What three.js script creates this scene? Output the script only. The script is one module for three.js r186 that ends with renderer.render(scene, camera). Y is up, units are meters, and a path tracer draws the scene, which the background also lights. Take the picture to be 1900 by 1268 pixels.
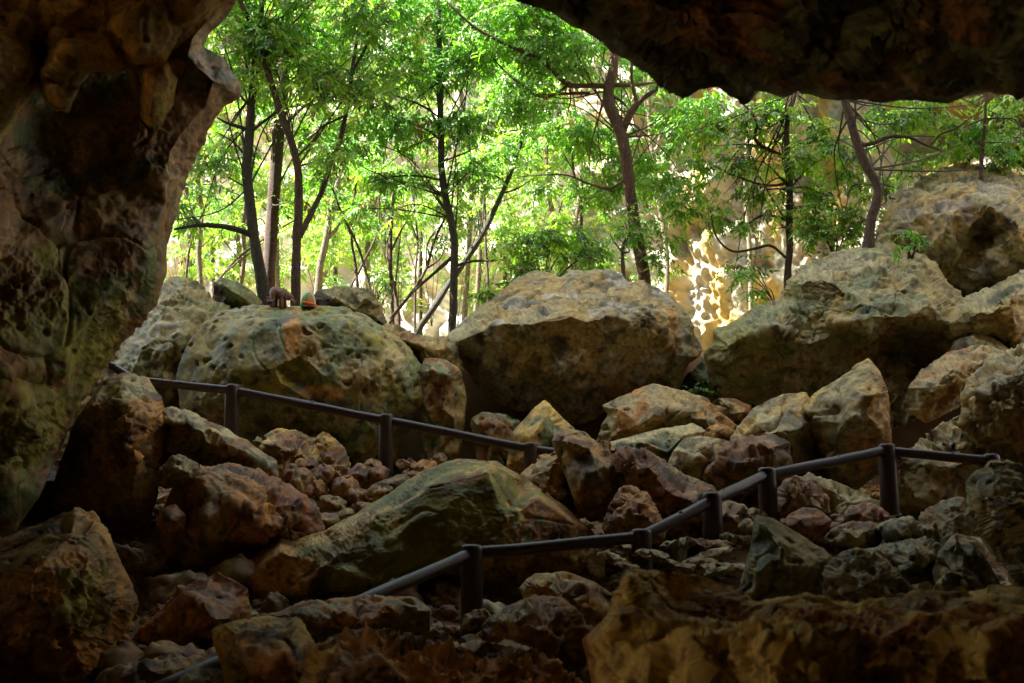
import * as THREE from 'three';
import { mergeGeometries, mergeVertices } from 'three/addons/utils/BufferGeometryUtils.js';
import { MarchingCubes } from 'three/addons/objects/MarchingCubes.js';

// ---------------------------------------------------------------- camera, sky, sun, exposure
const W = 1900, H = 1268, FOV = 35;
const scene = new THREE.Scene();
const camera = new THREE.PerspectiveCamera(FOV, W / H, 0.1, 400);
camera.position.set(0, 1.6, 0);
camera.rotation.set(THREE.MathUtils.degToRad(9.2), 0, 0);
camera.focus = 19; camera.userData.fStop = 2.8;
camera.updateMatrixWorld(true);
const renderer = new THREE.WebGLRenderer({ antialias: true });
renderer.setSize(1024, 683);
renderer.toneMapping = THREE.LinearToneMapping;
renderer.toneMappingExposure = 9.4;
renderer.shadowMap.enabled = true;

const SUN = new THREE.Vector3(-0.65, 0.76, 0.06).normalize();
{ // clear sky: blue overhead, paler to the horizon, a soft brightening round the sun
  const w = 256, h = 128, data = new Float32Array(w * h * 4), v = new THREE.Vector3();
  for (let j = 0; j < h; j++) for (let i = 0; i < w; i++) {
    const th = (j + 0.5) / h * Math.PI - Math.PI / 2, ph = (i + 0.5) / w * 2 * Math.PI - Math.PI;
    v.set(Math.cos(th) * Math.cos(ph), Math.sin(th), Math.cos(th) * Math.sin(ph));
    const e = Math.max(0, v.y), k = Math.pow(1 - e, 2.2), s = Math.max(0, v.dot(SUN));
    const a = 0.3 * Math.pow(s, 8) + 1.2 * Math.pow(s, 60);
    const o = (j * w + i) * 4;
    data[o] = 0.18 + 0.17 * k + a; data[o + 1] = 0.222 + 0.15 * k + a * 0.97; data[o + 2] = 0.30 + 0.06 * k + a * 0.9; data[o + 3] = 1;
  }
  const t = new THREE.DataTexture(data, w, h, THREE.RGBAFormat, THREE.FloatType);
  t.mapping = THREE.EquirectangularReflectionMapping; t.magFilter = t.minFilter = THREE.LinearFilter; t.needsUpdate = true;
  scene.background = t; scene.environment = t;
}
const sun = new THREE.DirectionalLight(new THREE.Color(1, 0.95, 0.86), 5);
sun.position.copy(SUN).multiplyScalar(90).add(new THREE.Vector3(2, 6, -28)); sun.target.position.set(2, 6, -28);
sun.castShadow = true; sun.shadow.mapSize.set(4096, 4096);
Object.assign(sun.shadow.camera, { left: -45, right: 45, top: 45, bottom: -45, near: 1, far: 200 });
scene.add(sun, sun.target);

// ---------------------------------------------------------------- helpers
let seed = 12345;
const rnd = () => { seed = (seed * 1664525 + 1013904223) >>> 0; return seed / 4294967296; };
const rr = (a, b) => a + (b - a) * rnd();
const reseed = s => { seed = s >>> 0; for (let k = 0; k < 4; k++) rnd(); };
const perm = new Uint8Array(512);
{ reseed(77); const p = [...Array(256).keys()]; for (let i = 255; i > 0; i--) { const j = Math.floor(rnd() * (i + 1)); [p[i], p[j]] = [p[j], p[i]]; } for (let i = 0; i < 512; i++) perm[i] = p[i & 255]; }
const fade = t => t * t * t * (t * (t * 6 - 15) + 10);
function grad(h, x, y, z) { h &= 15; const u = h < 8 ? x : y, v = h < 4 ? y : h === 12 || h === 14 ? x : z; return ((h & 1) ? -u : u) + ((h & 2) ? -v : v); }
function noise(x, y, z) {
  const xf = Math.floor(x), yf = Math.floor(y), zf = Math.floor(z), X = xf & 255, Y = yf & 255, Z = zf & 255;
  x -= xf; y -= yf; z -= zf;
  const u = fade(x), v = fade(y), w = fade(z), A = perm[X] + Y, AA = perm[A] + Z, AB = perm[A + 1] + Z, B = perm[X + 1] + Y, BA = perm[B] + Z, BB = perm[B + 1] + Z;
  const l = (t, a, b) => a + t * (b - a);
  return l(w, l(v, l(u, grad(perm[AA], x, y, z), grad(perm[BA], x - 1, y, z)), l(u, grad(perm[AB], x, y - 1, z), grad(perm[BB], x - 1, y - 1, z))),
    l(v, l(u, grad(perm[AA + 1], x, y, z - 1), grad(perm[BA + 1], x - 1, y, z - 1)), l(u, grad(perm[AB + 1], x, y - 1, z - 1), grad(perm[BB + 1], x - 1, y - 1, z - 1))));
}
const ridge = (x, y, z) => 1 - 2 * Math.abs(noise(x, y, z));
const clamp = (x, a = 0, b = 1) => Math.min(b, Math.max(a, x));
const smooth = (a, b, x) => { const t = clamp((x - a) / (b - a)); return t * t * (3 - 2 * t); };

// the point at distance d ahead of the eye that the photograph shows at pixel (px, py)
const ray = new THREE.Vector3(), F = (H / 2) / Math.tan(THREE.MathUtils.degToRad(FOV / 2));
function at(px, py, d, out = new THREE.Vector3()) {
  ray.set((px - W / 2) / F, (H / 2 - py) / F, -1).applyQuaternion(camera.quaternion);
  return out.copy(ray).multiplyScalar(-d / ray.z).add(camera.position);
}
const mpp = d => d / F / Math.cos(THREE.MathUtils.degToRad(9.2));   // metres per photo pixel at distance d

const taken = {};
function numbered(n) { if (!(n in taken)) { taken[n] = 0; return n; } return `${n}_${String(++taken[n]).padStart(3, '0')}`; }
function put(o, name, label, category, group, kind) {
  o.name = numbered(name);
  if (label) o.userData.label = label;
  if (category) o.userData.category = category;
  if (group) o.userData.group = group;
  if (kind) o.userData.kind = kind;
  scene.add(o); return o;
}
const shadows = m => { m.castShadow = m.receiveShadow = true; return m; };
function part(name, geo, mat, parent) { const m = shadows(new THREE.Mesh(geo, mat)); m.name = name; parent.add(m); return m; }

// ---------------------------------------------------------------- rock
const ROCK = new THREE.MeshStandardMaterial({ vertexColors: true, roughness: 0.7 });
const EARTH = new THREE.MeshPhysicalMaterial({ vertexColors: true, roughness: 1, specularIntensity: .2 });
const C = { // linear base colours of the stone
  tan: [.34, .255, .13], pale: [.42, .355, .225], grey: [.275, .25, .18], orange: [.42, .205, .06], yellow: [.54, .37, .12], brown: [.235, .125, .058],
  red: [.28, .118, .05], green: [.145, .185, .11], dgreen: [.10, .12, .055], moss: [.19, .19, .03], dark: [.07, .06, .045], pink: [.33, .225, .145], blue: [.245, .25, .225],
};
for (const k in C) { C[k][0] *= 1.04; C[k][1] *= .96; C[k][2] *= .62; }
Object.assign(C, { limestone: [.33, .305, .245], chalk: [.46, .43, .36], umber: [.25, .205, .14] });
function delaunay(P) {
  const n = P.length, big = 1e5, Q = [...P, [-big, -big], [big, -big], [0, big]];
  const mk = (a, b, c) => {
    const [ax, ay] = Q[a], [bx, by] = Q[b], [cx, cy] = Q[c], D = 2 * (ax * (by - cy) + bx * (cy - ay) + cx * (ay - by));
    const a2 = ax * ax + ay * ay, b2 = bx * bx + by * by, c2 = cx * cx + cy * cy;
    const ux = (a2 * (by - cy) + b2 * (cy - ay) + c2 * (ay - by)) / D, uy = (a2 * (cx - bx) + b2 * (ax - cx) + c2 * (bx - ax)) / D;
    return { v: [a, b, c], ux, uy, r: (ax - ux) ** 2 + (ay - uy) ** 2 };
  };
  let T = [mk(n, n + 1, n + 2)];
  for (let i = 0; i < n; i++) {
    const [x, y] = Q[i], bad = T.filter(t => (x - t.ux) ** 2 + (y - t.uy) ** 2 < t.r), cnt = new Map();
    for (const t of bad) for (const [a, b] of [[0, 1], [1, 2], [2, 0]]) { const k = Math.min(t.v[a], t.v[b]) + '_' + Math.max(t.v[a], t.v[b]); cnt.set(k, (cnt.get(k) || 0) + 1); }
    T = T.filter(t => !bad.includes(t));
    for (const [k, c] of cnt) if (c === 1) { const [a, b] = k.split('_').map(Number); T.push(mk(a, b, i)); }
  }
  return T.filter(t => t.v.every(q => q < n)).map(t => t.v);
}
function relief(P) { // piecewise-plane depth through the control points [px, py, h]
  const T = delaunay(P).map(([a, b, c]) => { const A = P[a], B = P[b], D = P[c]; return { A, B, D, det: (B[1] - D[1]) * (A[0] - D[0]) + (D[0] - B[0]) * (A[1] - D[1]) }; });
  let last = T[0];
  const test = (t, x, y) => {
    const u = ((t.B[1] - t.D[1]) * (x - t.D[0]) + (t.D[0] - t.B[0]) * (y - t.D[1])) / t.det, v = ((t.D[1] - t.A[1]) * (x - t.D[0]) + (t.A[0] - t.D[0]) * (y - t.D[1])) / t.det;
    return [Math.min(u, v, 1 - u - v), u * (t.A[2] || 0) + v * (t.B[2] || 0) + (1 - u - v) * (t.D[2] || 0)];
  };
  return (x, y) => {
    let r = test(last, x, y); if (r[0] >= 0) return r[1];
    let best = -1e9, h = 0;
    for (const t of T) { r = test(t, x, y); if (r[0] >= 0) { last = t; return r[1]; } if (r[0] > best) { best = r[0]; let cx = (t.A[0] + t.B[0] + t.D[0]) / 3, cy = (t.A[1] + t.B[1] + t.D[1]) / 3; const k = 1 / (1 - 3 * r[0]); h = test(t, cx + (x - cx) * k, cy + (y - cy) * k)[1]; } }
    return h;
  };
}
const hash = (x, y, z, k) => { let h = Math.imul(x, 374761393) ^ Math.imul(y, 668265263) ^ Math.imul(z, 2147483647 - 91) ^ Math.imul(k, 1274126177); h = Math.imul(h ^ (h >>> 13), 1274126177); return ((h ^ (h >>> 16)) >>> 0) / 4294967296; };
function scallop(x, y, z, tilt) { // hollows that meet in sharp edges: the least of many tilted bowls
  const X = Math.floor(x), Y = Math.floor(y), Z = Math.floor(z); let m = 1e9;
  for (let i = -1; i <= 1; i++) for (let j = -1; j <= 1; j++) for (let k = -1; k <= 1; k++) {
    const a = X + i, b = Y + j, c = Z + k, dx = x - a - hash(a, b, c, 1), dy = y - b - hash(a, b, c, 2), dz = z - c - hash(a, b, c, 3);
    const q = .8 * (dx * dx + dy * dy + dz * dz) + tilt * ((hash(a, b, c, 4) - .5) * dx + (hash(a, b, c, 5) - .5) * dy + (hash(a, b, c, 6) - .5) * dz) + .5 * hash(a, b, c, 7);
    if (q < m) m = q;
  }
  return m - .35;
}
let rockCount = 0, triCount = 0;
/* A boulder with its own distance d, depth T behind its rim, outline [px, py, h] and inner points [px, py, h], h metres nearer than d. */
function rockGeometry(d, T, outline, inner, o = {}) {
  const s0 = (o.seed ?? ++rockCount * 7.31), sp = 0.84 * (o.sp ?? 3.2);
  const pts = outline.map(p => [p[0], p[1], (p[2] || 0) * ((p[2] || 0) < 0 ? .65 : 1)]);
  const inside = (x, y) => { let c = false; for (let i = 0, j = pts.length - 1; i < pts.length; j = i++) { const p = pts[i], q = pts[j]; if ((p[1] > y) !== (q[1] > y) && x < (q[0] - p[0]) * (y - p[1]) / (q[1] - p[1]) + p[0]) c = !c; } return c; };
  const bb = [Math.min(...pts.map(p => p[0])), Math.max(...pts.map(p => p[0])), Math.min(...pts.map(p => p[1])), Math.max(...pts.map(p => p[1]))];
  // the brow of a stone stands out over its foot
  const lean = y => o.lean === 0 ? 1 : 1.6 - 1.15 * clamp((y - bb[2]) / (bb[3] - bb[2]));
  const base = relief([...pts, ...inner.map(p => [p[0], p[1], p[2] * (o.deep ?? 1.2) * lean(p[1])])]);
  // broken faces: further corners, each a little in front of or behind the rough form
  const area0 = Math.abs(pts.reduce((a, p, i) => { const q = pts[(i + 1) % pts.length]; return a + p[0] * q[1] - q[0] * p[1]; }, 0)) / 2, size = Math.sqrt(area0) * mpp(d), extra = [], keep = Math.sqrt(area0) * .085;
  reseed(Math.floor(s0 * 1000) + 17);
  for (let k = 0, want = o.facets ?? clamp(Math.round(area0 / 1500), 4, 34); k < want * 4 && extra.length < want; k++) {
    const x = rr(bb[0], bb[1]), y = rr(bb[2], bb[3]); if (!inside(x, y) || [...pts, ...inner, ...extra].some(p => Math.hypot(p[0] - x, p[1] - y) < keep)) continue;
    extra.push([x, y, base(x, y) + rr(-.5, .6) * (o.facet ?? .09) * size]);
  }
  const hf = relief([...pts, ...inner.map(p => [p[0], p[1], p[2] * (o.deep ?? 1.2) * lean(p[1])]), ...extra]);
  const rim = [];
  let cx = 0, cy = 0, A = 0;
  pts.forEach((p, i) => {
    const q = pts[(i + 1) % pts.length], L = Math.hypot(q[0] - p[0], q[1] - p[1]), n = Math.max(1, Math.round(L / sp)), cr = p[0] * q[1] - q[0] * p[1];
    A += cr; cx += (p[0] + q[0]) * cr; cy += (p[1] + q[1]) * cr;
    for (let k = 0; k < n; k++) rim.push([p[0] + (q[0] - p[0]) * k / n, p[1] + (q[1] - p[1]) * k / n, p[2] + (q[2] - p[2]) * k / n]);
  });
  cx /= 3 * A; cy /= 3 * A; A = Math.abs(A) / 2;
  if (o.c) [cx, cy] = o.c;
  // soften the outline's corners
  for (let it = 0; it < (o.soft ?? 2); it++) { const c = rim.map(r => r.slice()); for (let i = 0; i < rim.length; i++) for (let k = 0; k < 3; k++) rim[i][k] = (c[(i + rim.length - 1) % rim.length][k] + 2 * c[i][k] + c[(i + 1) % rim.length][k]) / 4; }
  const S = Math.sqrt(A) * mpp(d), rs = o.r ?? Math.min(3.5, 0.015 * Math.sqrt(A) + 1), nb = o.nb ?? 8;
  const R = rim.filter((_, i) => i % 2 === 0 || rim.length < 40), M = R.length;
  let x0 = 1e9, x1 = -1e9, y0 = 1e9, y1 = -1e9; for (const r of R) { x0 = Math.min(x0, r[0]); x1 = Math.max(x1, r[0]); y0 = Math.min(y0, r[1]); y1 = Math.max(y1, r[1]); }
  // a grid over the outline; corners just outside are drawn onto it
  // rows stand closer where the surface runs away from the viewer, so that the stone is meshed evenly over its own face
  const rows = [], step = sp; {
    let acc = step, y = y0 - 2 * step; const hAt = (x, yy) => inside(x, yy) ? hf(x, yy) : null;
    while (y < y1 + 2 * step) {
      let sum = 0, n = 0; if (y > y0 && y < y1) for (let k = 0; k < 14; k++) { const x = x0 + (x1 - x0) * (k + .5) / 14, a = hAt(x, y - 1.5), b = hAt(x, y + 1.5); if (a !== null && b !== null) { sum += Math.min(7, Math.hypot(1, (b - a) / 3 / mpp(d))); n++; } }
      acc += .5 * clamp(Math.pow(n ? sum / n : 1, .8), 1, 3.6) / 1.18;
      if (acc >= step || y <= y0 - step) { rows.push(y); acc = 0; }
      y += .5;
    }
  }
  const nx = Math.ceil((x1 - x0) / step) + 3, ny = rows.length, gx = new Float64Array(nx * ny), gy = new Float64Array(nx * ny), st_ = new Int8Array(nx * ny);
  for (let j = 0; j < ny; j++) {
    const cut = [], yj = rows[j] + 1e-4;
    for (let i = 0; i < M; i++) { const p = R[i], q = R[(i + 1) % M]; if ((p[1] > yj) !== (q[1] > yj)) cut.push(p[0] + (yj - p[1]) / (q[1] - p[1]) * (q[0] - p[0])); }
    cut.sort((u, w) => u - w);
    for (let i = 0; i < nx; i++) { const k = j * nx + i, x = x0 + (i - 1) * step; gx[k] = x; gy[k] = yj; let c = 0; while (c < cut.length && cut[c] < x) c++; st_[k] = c & 1; }
  }
  const near = (x, y) => { let best = 1e18, bx = x, by = y; for (let i = 0; i < M; i++) { const p = R[i], q = R[(i + 1) % M], ex = q[0] - p[0], ey = q[1] - p[1], t = clamp(((x - p[0]) * ex + (y - p[1]) * ey) / (ex * ex + ey * ey + 1e-9)), ux = p[0] + ex * t, uy = p[1] + ey * t, D = (x - ux) ** 2 + (y - uy) ** 2; if (D < best) { best = D; bx = ux; by = uy; } } return [bx, by]; };
  const snap = new Int8Array(nx * ny);
  for (let j = 1; j < ny - 1; j++) for (let i = 1; i < nx - 1; i++) { const k = j * nx + i; if (st_[k]) for (const e of [-1, 1, -nx, nx, -nx - 1, -nx + 1, nx - 1, nx + 1]) if (!st_[k + e]) snap[k + e] = 1; }
  for (let k = 0; k < nx * ny; k++) { if (snap[k]) [gx[k], gy[k]] = near(gx[k], gy[k]); else if (st_[k]) { gx[k] += step * .3 * noise(gx[k] * .37, gy[k] * .37, s0); gy[k] += .25 * step * .6 * noise(gx[k] * .37, gy[k] * .37, s0 + 9); } }
  const far = new Float32Array(nx * ny); // steps from the rim
  for (let k = 0; k < nx * ny; k++) far[k] = st_[k] && !snap[k] ? 1e3 : 0;
  for (let j = 1; j < ny - 1; j++) for (let i = 1; i < nx - 1; i++) { const k = j * nx + i; far[k] = Math.min(far[k], far[k - 1] + 1, far[k - nx] + 1, far[k - nx - 1] + 1.4, far[k - nx + 1] + 1.4); }
  for (let j = ny - 2; j > 0; j--) for (let i = nx - 2; i > 0; i--) { const k = j * nx + i; far[k] = Math.min(far[k], far[k + 1] + 1, far[k + nx] + 1, far[k + nx + 1] + 1.4, far[k + nx - 1] + 1.4); }
  const edgeW = Math.max(10, Math.sqrt(A) * .09) / sp, inn = [];
  const verts = [], pix = [], v = new THREE.Vector3(), id = new Int32Array(nx * ny).fill(-1), idx = [], edges = new Map(), hs = [];
  const vert = k => {
    if (id[k] >= 0) return id[k];
    const x = gx[k], y = gy[k], e = snap[k] ? 0 : rs, h = e ? (hf(x, y) * 2 + hf(x - e, y) + hf(x + e, y) + hf(x, y - e) + hf(x, y + e)) / 6 : hf(x, y);
    at(x, y, d - h, v); verts.push(v.x, v.y, v.z); pix.push(x, y); hs.push(h); inn.push(.12 + .88 * smooth(0, 1, far[k] / edgeW)); return id[k] = verts.length / 3 - 1;
  };
  const tri = (a, b, c) => { if (a === b || b === c || a === c) return; idx.push(a, b, c); for (const [p, q] of [[a, b], [b, c], [c, a]]) { const r = q * 4194304 + p; if (edges.has(r)) edges.delete(r); else edges.set(p * 4194304 + q, [p, q]); } };
  for (let j = 0; j < ny - 1; j++) for (let i = 0; i < nx - 1; i++) {
    const k = j * nx + i, q = [k, k + nx, k + nx + 1, k + 1];
    if (!q.some(u => st_[u]) || !q.every(u => st_[u] || snap[u])) continue;
    const w = q.map(vert);
    if ((i + j) & 1) { tri(w[0], w[1], w[2]); tri(w[0], w[2], w[3]); } else { tri(w[0], w[1], w[3]); tri(w[1], w[2], w[3]); }
  }
  // the rim, then the hidden back of the stone closing towards its middle
  const next = new Map(); for (const [, [p, q]] of edges) next.set(p, q);
  let loop = [];
  while (next.size) { const first = next.keys().next().value; let p = first; const L = []; while (next.has(p)) { L.push(p); const q = next.get(p); next.delete(p); p = q; } if (L.length > loop.length) loop = L; }
  const N = loop.length; let prev = loop;
  for (let k = 1; k < nb; k++) {
    const t = Math.cos(k / nb * Math.PI / 2), cur = [];
    for (let i = 0; i < N; i++) { const u = loop[i], x = cx + (pix[2 * u] - cx) * t, y = cy + (pix[2 * u + 1] - cy) * t; at(x, y, d - hs[u] * t + T * Math.sqrt(1 - t * t), v); verts.push(v.x, v.y, v.z); pix.push(x, y); cur.push(verts.length / 3 - 1); }
    for (let i = 0; i < N; i++) { const j = (i + 1) % N; idx.push(prev[j], prev[i], cur[i], prev[j], cur[i], cur[j]); }
    prev = cur;
  }
  at(cx, cy, d + T, v); verts.push(v.x, v.y, v.z); pix.push(cx, cy); const end = verts.length / 3 - 1;
  for (let i = 0; i < N; i++) idx.push(prev[(i + 1) % N], prev[i], end);
  const g = new THREE.BufferGeometry();
  g.setAttribute('position', new THREE.Float32BufferAttribute(verts, 3)); g.setIndex(idx);
  o.inn = inn; o.px = mpp(d); shapeRock(g, pix, S, s0, o);
  triCount += idx.length / 3;
  return g;
}
function shapeRock(g, pix, S, s0, o) {
  g.computeVertexNormals();
  const P = g.attributes.position, Nn = g.attributes.normal, n = P.count, rough = o.rough ?? 1, lumps = o.lumps ?? 1, f1 = 2.4 / S;
  const st = o.strata, pal = (o.pal ?? ['tan', 'grey', 'brown']).map(k => C[k]), col = new Float32Array(n * 3), fine = o.fine ?? 1, px = o.px ?? .006, fa = 1 / (6 * px), fb = 1 / (15 * px);
  for (let i = 0; i < n; i++) {
    const x = P.getX(i), y = P.getY(i), z = P.getZ(i), X = x + s0, Y = y + s0 * 1.7, Z = z - s0 * 0.6;
    const wx = X + 0.25 * noise(X * 1.1, Y * 1.1, Z * 1.1), wy = Y + 0.25 * noise(X * 1.1 + 9, Y * 1.1, Z * 1.1);
    const inner = o.inn ? (o.inn[i] ?? .04) : 1;
    let h = inner * lumps * S * (0.13 * scallop(wx * f1, wy * f1, Z * f1, 1.6) + 0.05 * scallop(wx * f1 * 2.6, wy * f1 * 2.6, Z * f1 * 2.6, 1.6));
    const m1 = ridge(wx * 2.3, wy * 2.3, Z * 2.3), m2 = noise(wx * 5.7, wy * 5.7, Z * 5.7), m3 = ridge(X * 12, Y * 12, Z * 12), m4 = noise(X * 27, Y * 27, Z * 27), m5 = noise(X * 55, Y * 55, Z * 55);
    const cover = smooth(-0.25, 0.45, noise(X * 0.9, Y * 0.9 + 31, Z * 0.9));   // smooth faces next to rough ones
    h += (.35 + .65 * inner) * rough * (0.06 * scallop(wx * 3.1, wy * 3.1, Z * 3.1, 1.4) + 0.022 * m2 + (0.35 + 0.9 * cover) * fine * (0.06 * scallop(X * 8, Y * 8, Z * 8, 1.2) + 0.022 * m4 + 0.013 * m5));
    const m6 = noise(X * fa, Y * fa, Z * fa), m7 = scallop(wx * fb, wy * fb, Z * fb, 1.3), m8 = noise(X * fb * .5, Y * fb * .5 + 3, Z * fb * .5);
    h += px * rough * (.25 + cover) * (1.5 * m6 + 4.5 * m7);
    if (st) { const q = st[0] * x + st[1] * y + st[2] * z + 0.12 * m1; h += st[4] * (Math.abs(((q * st[3]) % 1 + 1) % 1 - 0.5) * 2 - 0.5) * (0.5 + 0.8 * noise(X * 1.3, Y * 1.3, Z * 1.3 + 5)); }
    const crack = Math.abs(noise(wx * 1.05 + 40, wy * 1.05, Z * 1.05)); if (crack < 0.03) h -= inner * (o.crack ?? 0.07) * (1 - crack / 0.03);
    const pit = noise(X * 6.3 + 17, Y * 6.3, Z * 6.3); if (pit > (o.pit ?? 0.42)) h -= 0.16 * Math.min(0.35, pit - (o.pit ?? 0.42)) * (o.pitDepth ?? 2);
    if (o.lump) h += inner * o.lump(x, y, z, pix[2 * i], pix[2 * i + 1]);
    P.setXYZ(i, x + Nn.getX(i) * h, y + Nn.getY(i) * h, z + Nn.getZ(i) * h);
    // colour of the stone: three stones mixed in patches, stains, moss
    const c1 = noise(X * 1.25, Y * 1.25, Z * 1.25) + 0.45 * noise(X * 4.1, Y * 4.1, Z * 4.1) + 0.25 * m4, c2 = noise(X * 1.7 + 50, Y * 1.1, Z * 1.7) + 0.5 * noise(X * 6, Y * 3.5, Z * 6 + 8);
    const spot = 1 - .5 * smooth(.3, .42, noise(X * fb * .8 + 21, Y * fb * .8, Z * fb * .8) + .25 * c2);   // specks of lichen
    const a = smooth(-0.15, 0.35, c1), b = smooth(0.02, 0.42, c2);
    const stain = 1 - 0.62 * smooth(0.25, 0.5, noise(X * 2.6 + 7, Y * 2.1, Z * 2.6) + 0.4 * m2 + 0.3 * m4), grain = 1 + 0.3 * m4 + 0.3 * m5 + 0.6 * m6 + 0.42 * m8 + 0.3 * noise(X * 17, Y * 17, Z * 17);
    let moss = 0;
    if (o.moss) for (const [mx, my, mr, ms] of o.moss) { const q = Math.hypot(pix[2 * i] - mx, pix[2 * i + 1] - my) / mr; if (q < 1.6) moss = Math.max(moss, (ms ?? 1) * smooth(0.25, 0.55, 1.25 - q + 0.6 * c1 + 0.5 * m2)); }
    if (o.mossy) moss = Math.max(moss, o.mossy * smooth(0.05, 0.4, c2 - 0.3 * c1 + 0.2 * m4));
    const pale = (o.crust ?? 0) * smooth(0.05, 0.35, 0.6 * m3 + 0.5 * m4 + 0.3 * c2);
    let tint = null;
    if (o.tint) for (const [mx, my, rx, ry, cc, amt] of o.tint) { const q = Math.hypot((pix[2 * i] - mx) / rx, (pix[2 * i + 1] - my) / ry), w = (amt ?? .9) * smooth(0.2, 0.6, 1.3 - q + 0.7 * noise(X * 2.2, Y * 1.2, Z * 2.2) + 0.35 * m2); if (w > (tint ? tint[1] : 0.01)) tint = [C[cc], w]; }
    const mossTone = 0.75 + 0.7 * smooth(-.3, .4, noise(X * 3.3, Y * 3.3 + 5, Z * 3.3) + .5 * m4);
    for (let k = 0; k < 3; k++) {
      let c = pal[0][k] + (pal[1][k] - pal[0][k]) * a; c += (pal[2][k] - c) * b;
      if (tint) c += (tint[0][k] - c) * tint[1];
      c += (C.pale[k] - c) * pale;
      c *= stain * grain * spot; c += (C.moss[k] * mossTone - c) * moss;
      col[i * 3 + k] = clamp(c, 0.01, 0.7);
    }
  }
  g.setAttribute('color', new THREE.BufferAttribute(col, 3));
  g.computeVertexNormals();
}
function rock(name, label, d, T, outline, inner, o = {}) {
  const m = shadows(new THREE.Mesh(rockGeometry(d, T, outline, inner, o), o.mat ?? ROCK));
  return put(m, name, label, o.kind ? undefined : (o.cat ?? 'boulder'), o.group, o.kind);
}

// ---------------------------------------------------------------- the setting: ground, hill over the cave, cave walls, cliffs
const GROUND = [[-12, 0], [0, .1], [6.5, .0], [8, .1], [10, .45], [12, .85], [14, 1.5], [16.5, 1.9], [18, 2.0], [20, 2.6], [21.5, 4.7], [24, 5.3], [70, 5.3]];
function groundY(x, d) {
  let y = 5.3;
  for (let i = 1; i < GROUND.length; i++) if (d <= GROUND[i][0]) { const [a, p] = GROUND[i - 1], [b, q] = GROUND[i]; y = p + (q - p) * clamp((d - a) / (b - a)); break; }
  return y + 0.12 * noise(x * .5, 3, d * .5) + 0.05 * noise(x * 2.1, 7, d * 2.1) + (d > 22 ? 0 : 0.06 * ridge(x * 1.4, 1, d * 1.4));
}
{
  const X0 = -16, X1 = 24, D0 = -12, D1 = 26, nx = 260, nd = 260, v = [], c = [], id = [];
  for (let j = 0; j <= nd; j++) for (let i = 0; i <= nx; i++) {
    const x = X0 + (X1 - X0) * i / nx, d = D0 + (D1 - D0) * j / nd;
    v.push(x, groundY(x, d) + 0.02 * noise(x * 7, 2, d * 7), -d);
    const k = 0.5 + 0.5 * noise(x * .8, 9, d * .8), q = 1 + .3 * noise(x * 9, 4, d * 9);
    c.push((.13 + .1 * k) * q, (.075 + .06 * k) * q, (.035 + .028 * k) * q);
  }
  for (let j = 0; j < nd; j++) for (let i = 0; i < nx; i++) { const a = j * (nx + 1) + i, b = a + nx + 1; id.push(a, a + 1, b, b, a + 1, b + 1); }
  const g = new THREE.BufferGeometry(); g.setAttribute('position', new THREE.Float32BufferAttribute(v, 3)); g.setAttribute('color', new THREE.Float32BufferAttribute(c, 3)); g.setIndex(id); g.computeVertexNormals();
  put(shadows(new THREE.Mesh(g, EARTH)), 'cave_floor', 'brown earth floor sloping up between the boulders', null, null, 'structure');
}
{ // the ground sheet of the forest and of the land round the hill
  const v = [], c = [], id = [], nx = 120, nd = 120;
  for (let j = 0; j <= nd; j++) for (let i = 0; i <= nx; i++) {
    const x = -150 + 300 * i / nx, d = 24 + 200 * Math.pow(j / nd, 1.6);
    v.push(x, 5.2 + 0.35 * noise(x * .3, 1, d * .3) - (d < 26 ? 0.3 : 0), -d);
    const k = .5 + .5 * noise(x * 1.3, 2, d * 1.3); c.push(.17 + .10 * k, .14 + .08 * k, .06 + .05 * k);
  }
  for (let j = 0; j < nd; j++) for (let i = 0; i < nx; i++) { const a = j * (nx + 1) + i, b = a + nx + 1; id.push(a, a + 1, b, b, a + 1, b + 1); }
  const g = new THREE.BufferGeometry(); g.setAttribute('position', new THREE.Float32BufferAttribute(v, 3)); g.setAttribute('color', new THREE.Float32BufferAttribute(c, 3)); g.setIndex(id); g.computeVertexNormals();
  put(shadows(new THREE.Mesh(g, EARTH)), 'forest_ground', 'leaf-strewn forest ground beyond the cave mouth', null, null, 'structure');
  const b = new THREE.PlaneGeometry(300, 140); b.rotateX(-Math.PI / 2);
  const m = shadows(new THREE.Mesh(b, new THREE.MeshStandardMaterial({ color: new THREE.Color(.24, .19, .09), roughness: .95 }))); m.position.set(0, -0.6, 60);
  put(m, 'ground', 'ground behind and beside the hill', null, null, 'structure');
}
const HILL = new THREE.MeshStandardMaterial({ color: new THREE.Color(.34, .27, .17), roughness: .9 });
function lumpy(g, amp, f) { // moves coincident vertices alike, so edges stay closed
  const p = g.attributes.position;
  for (let i = 0; i < p.count; i++) { const x = p.getX(i), y = p.getY(i), z = p.getZ(i); p.setXYZ(i, x + amp * noise(x * f, y * f, z * f), y + amp * noise(x * f + 30, y * f, z * f), z + amp * noise(x * f, y * f + 60, z * f)); }
  g.computeVertexNormals(); return g;
}
function block(name, x0, x1, y0, y1, z0, z1, amp, f, label) {
  const g = new THREE.BoxGeometry(x1 - x0, y1 - y0, z1 - z0, 24, 24, 24); g.translate((x0 + x1) / 2, (y0 + y1) / 2, (z0 + z1) / 2);
  put(shadows(new THREE.Mesh(lumpy(g, amp, f), HILL)), name, label, null, null, 'structure');
}
block('hill', -60, -12.5, -2, 42, -19.8, -6, .7, .3, 'unseen hill block added to cast shade over the boulders');  // unseen block, ends where the sun should start to reach the trees
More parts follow.
